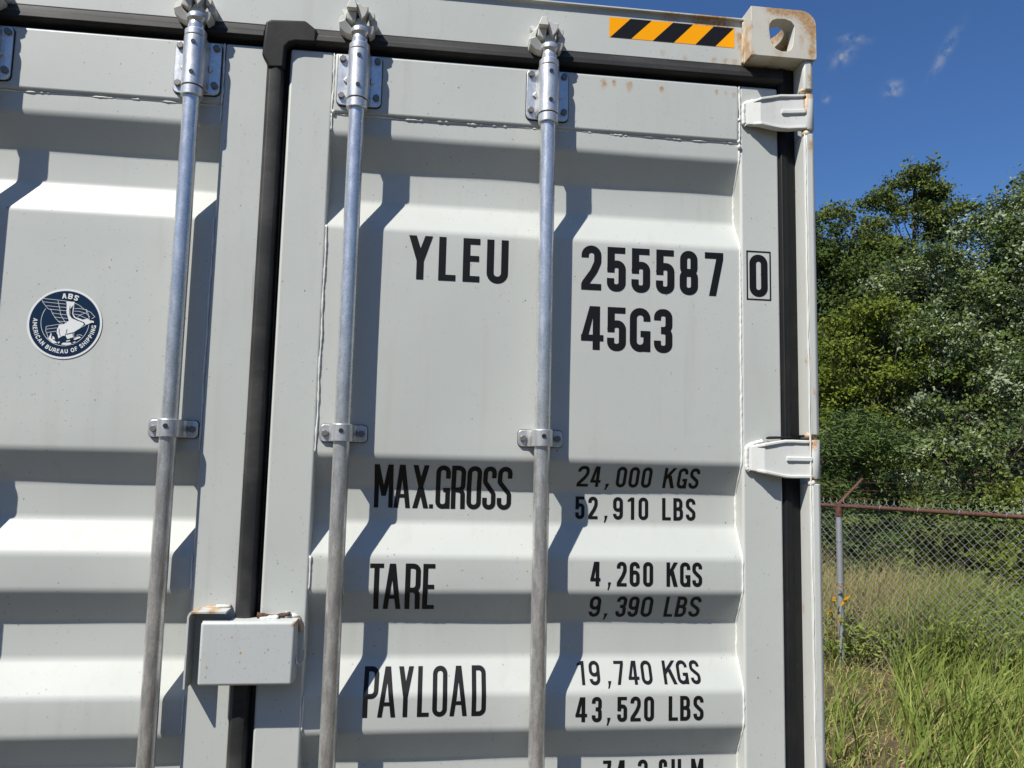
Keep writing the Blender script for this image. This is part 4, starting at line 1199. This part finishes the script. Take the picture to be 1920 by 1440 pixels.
def make_tree(name, label, cat, base, trunk_top, trunk_r, ells, n_leaf, leaf, mat, seed, per=26, spread=0.24, aspect=0.62, wind=0.5, droop=0.15, branches=46, lean=(0, 0), lay=0.76, inner=0.35, group=None, flip=0.06):
    rg = np.random.default_rng(seed)
    bz = float(ground_h(base[0], base[1]))
    root_t = empty(name, (base[0], base[1], bz))
    tag(root_t, label, cat, group)
    o3 = np.array([base[0], base[1], bz])
    # trunk
    nt_ = 9
    tt = np.linspace(0, 1, nt_)
    tp = np.stack([lean[0] * tt ** 1.4 + 0.06 * np.sin(tt * 7 + seed), lean[1] * tt ** 1.4 + 0.06 * np.cos(tt * 6 + seed), (trunk_top - bz) * tt - 0.15 * (tt == 0)], 1)
    parts = [tube_vf([tuple(p) for p in tp], [trunk_r * (1.25 - 1.05 * t) if t > 0 else trunk_r * 1.6 for t in tt], 8)]
    ncl = max(8, n_leaf // per)
    C_ = sample_clumps(ells, ncl, rg, inner) - o3
    low = C_[:, 2] < 0.05
    C_[low, 2] = 0.05 + rg.uniform(0, 0.3, low.sum())
    # limbs to a share of the clumps
    for i in rg.choice(ncl, min(branches, ncl), replace=False):
        c_ = C_[i]
        hz = np.clip((c_[2] * rg.uniform(0.45, 0.85)) / max(0.2, (trunk_top - bz)), 0.02, 0.98)
        s_ = np.array([np.interp(hz, tt, tp[:, j]) for j in range(3)])
        m1 = s_ + (c_ - s_) * 0.4 + np.array([0, 0, -0.08]) * np.linalg.norm(c_ - s_) + rg.normal(size=3) * 0.06
        m2 = s_ + (c_ - s_) * 0.75 + rg.normal(size=3) * 0.05
        r0 = min(trunk_r * 0.4, 0.008 + 0.006 * np.linalg.norm(c_ - s_))
        parts.append(tube_vf([tuple(s_), tuple(m1), tuple(m2), tuple(c_)], [r0, r0 * 0.7, r0 * 0.45, r0 * 0.2], 5, cap=False))
    V, F = join_vf(parts)
    mesh_obj("trunk", V, F, mat_bark, root_t, smooth=True)
    # leaves in flattened sprays round the clump centres
    cnt = rg.integers(int(per * 0.5), int(per * 1.5), ncl)
    idx = np.repeat(np.arange(ncl), cnt)
    ax = unit(rg.normal(size=(ncl, 3)) * np.array([1, 1, 0.5]) + WIND * wind)
    along = rg.normal(size=len(idx))[:, None] * ax[idx] * spread * 1.25
    P = C_[idx] + along + rg.normal(size=(len(idx), 3)) * spread * np.array([0.55, 0.55, 0.42])
    keep = P[:, 2] > 0.0
    fl = (rg.uniform(size=ncl) < flip)[idx] ^ (rg.uniform(size=len(idx)) < 0.012)
    ctr = C_.mean(0)
    upc = unit(rg.normal(size=(ncl, 3)) * 0.62 + np.array([-0.1, -0.1, 0.75]) + unit(C_ - ctr) * 0.35)     # each spray has its own tilt
    V, F = leaves_mesh(P[keep], leaf, aspect, wind, droop, rg, lay, fl[keep], upc[idx][keep])
    tone = np.clip(rg.normal(0.45, 0.24, ncl), 0, 1)[idx][keep]
    fast_mesh("crown", V, F, mat, root_t, tone=np.tile(tone, 2))
    return root_t

# trees behind the fence
make_tree("tall_tree", "tallest tree with open crown rising against the blue sky", "tree", (12.83, 16.5), 9.2, 0.12,
          [(12.75, 16.6, 9.3, 0.85, 0.85, 0.7), (13.35, 16.2, 9.1, 0.65, 0.65, 0.75), (12.1, 16.9, 8.85, 0.55, 0.55, 0.55), (13.0, 16.4, 8.3, 0.9, 0.9, 0.5), (13.5, 16.1, 8.0, 0.5, 0.5, 0.4), (12.9, 16.5, 6.0, 1.6, 1.5, 0.9)],
          21000, 0.098, lf_mid, 1, per=34, spread=0.13, wind=0.7, branches=34, inner=0.2)
make_tree("broadleaf_tree", "dark dense tree rising just right of the container's corner post", "tree", (10.2, 15.8), 7.6, 0.16,
          [(10.05, 15.8, 7.85, 1.0, 1.0, 0.9), (9.3, 16.1, 7.5, 0.9, 0.9, 0.9), (9.6, 16.0, 6.6, 1.3, 1.2, 1.2), (10.4, 15.4, 5.8, 1.5, 1.3, 1.3), (9.7, 15.6, 4.4, 1.7, 1.5, 1.5), (10.6, 15.2, 3.4, 1.5, 1.4, 1.4)],
          44000, 0.098, lf_dark, 2, per=46, spread=0.15, wind=0.8)
make_tree("broadleaf_tree", "thin crowned tree between the dark tree and the tallest tree", "tree", (11.2, 16.6), 8.3, 0.10,
          [(11.1, 16.5, 8.2, 0.75, 0.75, 0.75), (11.6, 16.3, 7.2, 0.9, 0.9, 0.9), (11.2, 16.5, 6.2, 1.2, 1.1, 1.0)],
          17000, 0.096, lf_mid, 3, per=34, spread=0.13, wind=0.7, branches=60)
make_tree("silver_tree", "tall pale silvery tree with wind-turned leaves at the right edge", "tree", (11.3, 11.4), 6.6, 0.15,
          [(11.25, 11.35, 6.65, 1.0, 1.0, 0.95), (12.0, 10.7, 6.75, 1.1, 1.1, 1.0), (10.75, 11.7, 6.2, 0.9, 0.9, 0.9), (10.5, 11.9, 5.5, 0.9, 0.9, 0.8), (11.6, 11.0, 5.0, 1.5, 1.4, 1.2), (10.7, 11.6, 4.4, 1.2, 1.1, 1.1), (11.7, 10.9, 3.6, 1.6, 1.4, 1.3)],
          56000, 0.082, lf_sil, 4, per=40, spread=0.12, wind=0.9, lay=0.76, flip=0.30, branches=90)
make_tree("silver_tree", "lower pale silvery tree left of the tall silvery one", "tree", (9.75, 11.5), 5.2, 0.11,
          [(9.7, 11.5, 5.5, 0.95, 0.9, 0.75), (10.2, 11.1, 4.6, 0.95, 0.9, 0.85), (9.4, 11.6, 4.2, 0.9, 0.9, 0.9), (9.9, 11.2, 3.4, 1.2, 1.1, 1.1)],
          28000, 0.078, lf_sil, 5, per=40, spread=0.11, wind=0.9, lay=0.76, flip=0.08, branches=70)
make_tree("leafy_tree", "bright yellow-green leafy tree beside the corner post at mid height", "tree", (7.7, 10.35), 4.0, 0.08,
          [(7.75, 10.3, 4.15, 0.85, 0.8, 0.75), (7.15, 10.6, 3.6, 0.8, 0.8, 0.9), (8.1, 10.1, 3.4, 0.8, 0.8, 0.8), (7.5, 10.3, 2.6, 1.1, 1.0, 0.9)],
          30000, 0.068, lf_yel, 6, per=44, spread=0.105, wind=0.7, branches=70)
make_tree("silver_shrub", "pale silvery shrub right of the yellow-green tree", "shrub", (8.7, 9.7), 3.8, 0.07,
          [(8.6, 9.75, 3.7, 0.8, 0.8, 0.75), (9.2, 9.4, 3.2, 0.9, 0.9, 0.9), (8.5, 9.7, 2.4, 1.0, 1.0, 0.9)],
          24000, 0.068, lf_sil, 7, per=40, spread=0.10, wind=0.8, lay=0.76, flip=0.08, branches=70)
make_tree("willow_shrub", "feathery drooping willow-like shrub behind the fence post", "shrub", (6.0, 7.95), 2.2, 0.05,
          [(6.0, 7.9, 2.15, 0.55, 0.55, 0.6), (5.55, 8.2, 1.7, 0.6, 0.6, 0.7), (6.35, 7.7, 1.55, 0.65, 0.6, 0.7), (5.9, 8.0, 1.0, 0.8, 0.7, 0.6)],
          20000, 0.085, lf_wil, 8, per=50, spread=0.12, aspect=0.19, wind=1.7, droop=0.6, branches=60, lay=0.6)
make_tree("leafy_shrub", "pale leafy shrub behind the rusty fence rail at the right edge", "shrub", (7.75, 7.75), 2.3, 0.06,
          [(7.7, 7.8, 2.3, 0.7, 0.7, 0.65), (8.2, 7.3, 2.2, 0.8, 0.8, 0.8), (7.3, 8.0, 1.5, 0.8, 0.8, 0.8), (7.9, 7.4, 1.3, 0.9, 0.9, 0.9)],
          17000, 0.062, lf_sil, 9, per=44, spread=0.095, wind=0.7, lay=0.76, flip=0.14, branches=60)
for i, (x, y, h, r_, m_, lb_) in enumerate([
        (5.3, 8.3, 1.1, 0.75, lf_dark, "low dark shrub behind the fence, nearest the corner post"),
        (6.5, 7.2, 1.45, 0.75, lf_mid, "low green shrub behind the chain-link mesh, left of centre"),
        (7.05, 6.2, 1.35, 0.75, lf_yel, "low yellow-green shrub behind the mesh, right of centre"),
        (7.5, 5.4, 1.3, 0.8, lf_dark, "low dark shrub behind the mesh at the right edge")]):
    make_tree("low_shrub", lb_, "shrub", (x, y), h * 0.7, 0.03,
              [(x, y, h * 0.62 + 0.35, r_, r_, h * 0.5), (x + 0.3, y - 0.3, h * 0.4 + 0.3, r_ * 0.8, r_ * 0.8, h * 0.45)],
              7000, 0.055, m_, 30 + i, per=36, spread=0.09, wind=0.4, branches=30)
# far wood that reads as one mass; an unseen ring is added to cut horizon light
rg = np.random.default_rng(77)
ncl = 2900
ang = R(1) * rg.uniform(0, 72, ncl); dist = rg.uniform(21, 30, ncl)
bx_, by_ = 0.33 + dist * np.sin(ang), -1.6 + dist * np.cos(ang)
bz_ = ground_h(bx_, by_) + rg.uniform(0, 1, ncl) ** 0.8 * (4.2 + 0.9 * np.sin(ang * 17) + 0.6 * np.sin(ang * 41))
idx = np.repeat(np.arange(ncl), 22)
P = np.stack([bx_, by_, bz_], 1)[idx] + rg.normal(size=(len(idx), 3)) * np.array([0.42, 0.42, 0.26])
V1, F1 = leaves_mesh(P, 0.20, 0.62, 0.6, 0.2, rg)
nr = 36000  # ring of leaves out of view, placed to block the bright low sky
ang = R(1) * rg.uniform(72, 362, nr); dist = rg.uniform(34, 42, nr)
bx_, by_ = 0.33 + dist * np.sin(ang), 4.0 + dist * np.cos(ang)
hh_ = 8.5 + 1.6 * np.sin(ang * 13) + 1.1 * np.sin(ang * 29 + 1)
P = np.stack([bx_, by_, ground_h(bx_, by_) + hh_ * rg.uniform(0, 1, nr) ** 0.8], 1)
V2, F2 = leaves_mesh(P, 0.62, 0.65, 0.3, 0.2, rg)
tag(fast_mesh("woodland", np.concatenate([V1, V2]), np.concatenate([F1, F2 + len(V1)]), lf_dark), "dark woodland mass seen between the nearer trees, with an unseen ring added to dim the horizon", "woodland", kind='stuff')

# ------------------------------------------------------------------ chain-link fence
k = M("galvanised_fence")
mat_fence = k.set(k.mix(k.noise(30, 4), (0.30, 0.32, 0.34), (0.44, 0.46, 0.49)), 0.5, 0.55, None, 0.4)
k = M("fence_wire")
mat_wire = k.set(k.mix(k.noise(9, 4), (0.20, 0.205, 0.205), (0.44, 0.45, 0.45)), 0.5, 0.25, None, 0.4)
k = M("rusty_pipe")
rn = k.noise(40, 5, 0.7)
mat_rust = k.set(k.mix(k.ramp(rn, 0.3, 0.7), (0.060, 0.030, 0.024), (0.14, 0.072, 0.052)), 0.85, 0.1, k.bump(rn, 0.4, 0.004), 0.2)
fence = empty("chain_link_fence", (FP0[0], FP0[1], float(ground_h(*FP0))))
tag(fence, "chain-link fence with rusty top rail and barbed-wire arm", "fence")
f0 = np.array([FP0[0], FP0[1], float(ground_h(*FP0))])
ZT = 1.505
def fpt(s, z, off=0.0):
    """point on the fence line: s metres towards the camera side, z absolute, off metres away from the container"""
    p = FP0 + FU * s + FN * off
    return np.array([p[0], p[1], z]) - f0
def gline(s):
    p = FP0 + FU * s
    return float(ground_h(p[0], p[1]))
posts = [-4.6, 0.0, 3.0, 6.0]
for s in posts:
    v, f = tube_vf([fpt(s, gline(s) - 0.2), fpt(s, ZT - 0.095)], 0.0300, 16)
    mesh_obj("post", v, f, mat_fence, fence, smooth=True, angle=50)
    v, f = tube_vf([fpt(s, ZT - 0.10), fpt(s, ZT - 0.02), fpt(s, ZT + 0.025), fpt(s, ZT + 0.03)], [0.036, 0.035, 0.033, 0.02], 16)
    mesh_obj("post_cap", v, f, mat_rust, fence, smooth=True, angle=50)
    # arm carrying three strands, leaning outwards to the right as seen from the container
    a0, a1 = fpt(s, ZT + 0.02), fpt(s + 0.08, ZT + 0.27, 0.31)
    dvec = Vector(a1 - a0); sd = dvec.normalized().cross(Vector((0, 0, 1))).normalized(); nn = sd.cross(dvec.normalized())
    vv = []
    for p, w in ((Vector(a0), 0.020), (Vector(a1), 0.015)):
        vv += [p - sd * w - nn * 0.006, p + sd * w - nn * 0.006, p + sd * w + nn * 0.006, p - sd * w + nn * 0.006]
    mesh_obj("barb_arm", vv, [(0, 1, 2, 3), (7, 6, 5, 4), (0, 1, 5, 4), (1, 2, 6, 5), (2, 3, 7, 6), (3, 0, 4, 7)], mat_rust, fence, bevel=0.003)
v, f = tube_vf([fpt(s, ZT + 0.002 * math.sin(s * 3)) for s in np.linspace(-4.7, 6.2, 40)], 0.0195, 14)
mesh_obj("top_rail", v, f, mat_rust, fence, smooth=True, angle=50)
for kk, (tt_) in enumerate((0.35, 0.66, 0.97)):
    pts, parts = [], []
    for s in np.linspace(-4.6, 6.0, 90):
        sag = -0.03 * math.sin(math.pi * ((s + 4.6) % 3.0) / 3.0)
        pts.append(fpt(s + 0.08 * tt_, ZT + 0.02 + 0.25 * tt_ + sag, 0.31 * tt_))
    parts.append(tube_vf(pts, 0.0014, 4, cap=False))
    for s in np.arange(-4.5, 6.0, 0.125):
        c_ = fpt(s, ZT + 0.02 + 0.25 * tt_ - 0.03 * math.sin(math.pi * ((s + 4.6) % 3.0) / 3.0), 0.31 * tt_)
        for q in (0, 1):
            d_ = rng.normal(size=3); d_ = d_ / np.linalg.norm(d_) * 0.016
            parts.append(tube_vf([tuple(c_ - d_), tuple(c_ + d_)], 0.0014, 3, cap=False))
    V, F = join_vf(parts)
    mesh_obj("barbed_wire", V, F, mat_rust, fence)
# woven mesh: zigzag wires hooked into one another
pitch, hp = 0.0355, 0.036
V_, F_ = [], []
ss = np.arange(-4.6, 6.0, pitch)
nz = int((ZT + 0.045 + 0.02) / hp)
prof_n = 4
for wi, s0 in enumerate(ss):
    zt = ZT + 0.045
    pts = []
    for j in range(nz + 1):
        z = zt - j * hp
        side = 1 if (j + wi) % 2 == 0 else -1
        pts.append(fpt(s0 + side * pitch * 0.53, z, 0.0035 * side + 0.027))
        if j < nz:
            pass
    # hooked corners: duplicate each bend so that it stays crisp
    pts = np.array(pts)
    wig = 0.006 * np.sin(pts[:, 2] * 5 + wi * 0.08)
    pts[:, 0] += wig * FU[0]; pts[:, 1] += wig * FU[1]
    v, f = tube_vf([tuple(p) for p in pts], 0.0023, prof_n, cap=False)
    o_ = len(V_)
    V_ += [tuple(q) for q in v]; F_ += [tuple(i + o_ for i in q) for q in f]
    if wi % 2:
        continue
    tw = Vector(fpt(s0 + pitch * 0.515, zt, 0.03))
    v, f = tube_vf([tw, tw + Vector((0.003, 0, 0.014)), tw + Vector((-0.004 + 0.008 * random.random(), 0, 0.032))], [0.0032, 0.0036, 0.0018], 4)
    o_ = len(V_)
    V_ += [tuple(q) for q in v]; F_ += [tuple(i + o_ for i in q) for q in f]
tag(mesh_obj("chain_link_mesh", V_, F_, mat_wire, fence), kind='stuff')
for s in (-0.55, 0.40, 0.75, 1.10, 1.47, 1.85, 2.3, 3.4, 4.0):
    pts = []
    for a in np.linspace(0.3, 2 * math.pi + 0.6, 14):
        pts.append(fpt(s + 0.004 * a, ZT + 0.026 * math.cos(a), 0.004 + 0.027 * math.sin(a)))
    pts.append(fpt(s + 0.04, ZT - 0.07, 0.032))
    v, f = tube_vf([tuple(p) for p in pts], 0.0024, 5)
    mesh_obj("tie_wire", v, f, mat_fence, fence, smooth=True)
for z in (0.42, 0.75, 1.15):
    pts = [fpt(0.034 * math.cos(a), z + 0.003 * a, 0.034 * math.sin(a)) for a in np.linspace(0, 6.3, 14)]
    v, f = tube_vf([tuple(p) for p in pts], 0.0025, 5)
    mesh_obj("tie_wire", v, f, mat_fence, fence, smooth=True)

# ------------------------------------------------------------------ grass and weeds
def blades(S0, Hh, Wd, lean, rg, seg=3):
    n = len(S0)
    az = rg.uniform(0, 2 * math.pi, n)
    d = np.stack([np.cos(az), np.sin(az), np.zeros(n)], 1) * rg.uniform(0.15, 1.0, n)[:, None] * lean + WIND * np.array([1, 1, 0]) * 0.28
    face = rg.uniform(0, 2 * math.pi, n)
    side = np.stack([np.cos(face), np.sin(face), np.zeros(n)], 1)
    rows = []
    for i in range(seg + 1):
        t = i / seg
        c_ = S0 + np.array([0, 0, 1.0]) * (Hh * t * (1 - 0.22 * t * np.linalg.norm(d, axis=1)))[:, None] + d * (Hh * t ** 1.9)[:, None]
        w = Wd * (1 - t) ** 0.7 * 0.5 if i < seg else Wd * 0.03
        rows.append(c_ - side * np.reshape(w, (-1, 1))); rows.append(c_ + side * np.reshape(w, (-1, 1)))
    V = np.stack(rows, 1).reshape(-1, 3)
    m = 2 * (seg + 1)
    b = np.arange(n) * m
    F = np.concatenate([np.stack([b + 2 * i, b + 2 * i + 1, b + 2 * i + 3, b + 2 * i + 2], 1) for i in range(seg)], 0)
    return V, F
def sl(s_rng, o_rng, n, rg):
    s = rg.uniform(*s_rng, n); o = rg.uniform(*o_rng, n)
    xy = FP0 + FU * s[:, None] + FN * o[:, None]
    return xy, s, o
def patch(rg, xy):
    return np.sin(xy[:, 0] * 3.1 + 1.3 * np.sin(xy[:, 1] * 2.2)) * np.cos(xy[:, 1] * 2.7 + xy[:, 0]) * 0.5 + 0.5
def grass(name, label, xy, hlo, hhi, wlo, whi, lean, mats, share, seed):
    rg = np.random.default_rng(seed)
    z = ground_h(xy[:, 0], xy[:, 1]) - 0.01
    S0 = np.concatenate([xy, z[:, None]], 1)
    n = len(xy)
    Hh = rg.uniform(hlo, hhi, n) * (0.65 + 0.5 * patch(rg, xy))
    V, F = blades(S0, Hh, rg.uniform(wlo, whi, n), lean, rg)
    mi = np.tile((rg.uniform(size=n) < share).astype(int), 3)
    o = fast_mesh(name, V, F, None, None, mats, mi)
    tag(o, label, "grass", kind='stuff')
    return o
rg = np.random.default_rng(3)
# tall green growth through and behind the fence, right part
xy, s, o = sl((0.2, 5.0), (-0.12, 1.9), 20000, rg)
keep = (o > -0.12 + 0.30 * np.clip((0.9 - s) / 0.7, 0, 1))
grass("tall_grass", "tall bright green grass growing through the fence at the right", xy[keep], 0.40, 0.78, 0.008, 0.017, 0.45, [gr_green, gr_dry], 0.06, 41)
xy, s, o = sl((-3.5, 0.75), (0.12, 1.6), 9500, rg)
grass("dry_grass", "dry straw-coloured grass behind the fence post", xy, 0.40, 0.80, 0.006, 0.012, 0.45, [gr_dry, gr_green], 0.22, 42)
# clumps of broad blades in front of the fence
cl_xy, s, o = sl((0.6, 4.4), (-2.7, -0.25), 190, rg)
cl_xy = cl_xy[(s + 0.55 * o > 0.55) | (rg.uniform(size=190) < 0.12)]
idx = np.repeat(np.arange(len(cl_xy)), 28)
xy = cl_xy[idx] + rg.normal(size=(len(idx), 2)) * 0.07
grass("broad_grass", "clumps of broad bright grass blades in front of the fence", xy, 0.26, 0.62, 0.011, 0.025, 0.75, [gr_green, gr_dry], 0.08, 43)
# short sparse grass over the bare soil
xy, s, o = sl((-4.0, 6.0), (-3.2, 0.2), 24000, rg)
pt = patch(rg, xy * 1.7)
keep = (rg.uniform(size=len(xy)) < 0.4 + 0.6 * pt) & (xy[:, 0] > 1.32)
grass("short_grass", "short patchy grass and straw on the soil beside the container", xy[keep], 0.06, 0.24, 0.005, 0.011, 0.9, [gr_green, gr_dry], 0.42, 44)
# dry litter lying flat
xy, s, o = sl((-2.0, 4.5), (-3.0, 0.1), 5000, rg)
xy = xy[xy[:, 0] > 1.3]
n = len(xy)
P = np.concatenate([xy, (ground_h(xy[:, 0], xy[:, 1]) + 0.006)[:, None]], 1)
V, F = leaves_mesh(P, 0.085, 0.10, 0.1, 0.0, rg, 0.95)
V[:, 2] = np.minimum(V[:, 2], np.repeat(P[:, 2], 4) + 0.02)
tag(fast_mesh("straw_litter", V, F, gr_dry), "dry straw litter lying on the bare soil", "straw", kind='stuff')
# weed with gold leaves at the post
wd = empty("yellow_weed", (FP0[0] - 0.12, FP0[1] - 0.05, float(ground_h(*FP0))))
tag(wd, "small weed with golden yellow leaves against the fence post", "weed")
for j, (dx, dy, h) in enumerate(((0.0, 0.0, 0.62), (0.10, -0.05, 0.74), (-0.05, 0.03, 0.50))):
    v, f = tube_vf([(dx * 0.3, dy * 0.3, 0), (dx * 0.6, dy * 0.6, h * 0.5), (dx, dy, h)], [0.005, 0.004, 0.002], 5)
    mesh_obj("stem", v, f, gr_green, wd)
    P = np.array([[dx, dy, h], [dx * 0.9, dy * 0.9, h * 0.85], [dx * 0.7, dy * 0.8, h * 0.6]])
    V, F = leaves_mesh(np.repeat(P, 3, 0), 0.075, 0.4, 0.3, 0.2, np.random.default_rng(j), 0.6)
    fast_mesh("leaf", V, F, lf_gold if j < 2 else gr_green, wd)

# broad-leaved weeds among the tall grass
rg = np.random.default_rng(91)
nw = 520
cxy, s_, o_ = sl((-0.3, 4.8), (-0.15, 1.9), nw, rg)
idx = np.repeat(np.arange(nw), 22)
hts = rg.uniform(0.25, 0.80, nw) * (0.6 + 0.4 * np.clip(s_, 0, 1))
xy = cxy[idx] + rg.normal(size=(len(idx), 2)) * 0.06
P = np.concatenate([xy, (ground_h(xy[:, 0], xy[:, 1]) + hts[idx] * rg.uniform(0.25, 1, len(idx)) ** 0.7)[:, None]], 1)
V, F = leaves_mesh(P, 0.06, 0.34, 0.7, 0.1, rg, 0.7)
tag(fast_mesh("broadleaf_weeds", V, F, gr_green, tone=np.tile(np.clip(rg.normal(0.35, 0.2, nw), 0, 1)[idx], 2)), "broad-leaved green weeds among the tall grass", "weeds", kind='stuff')
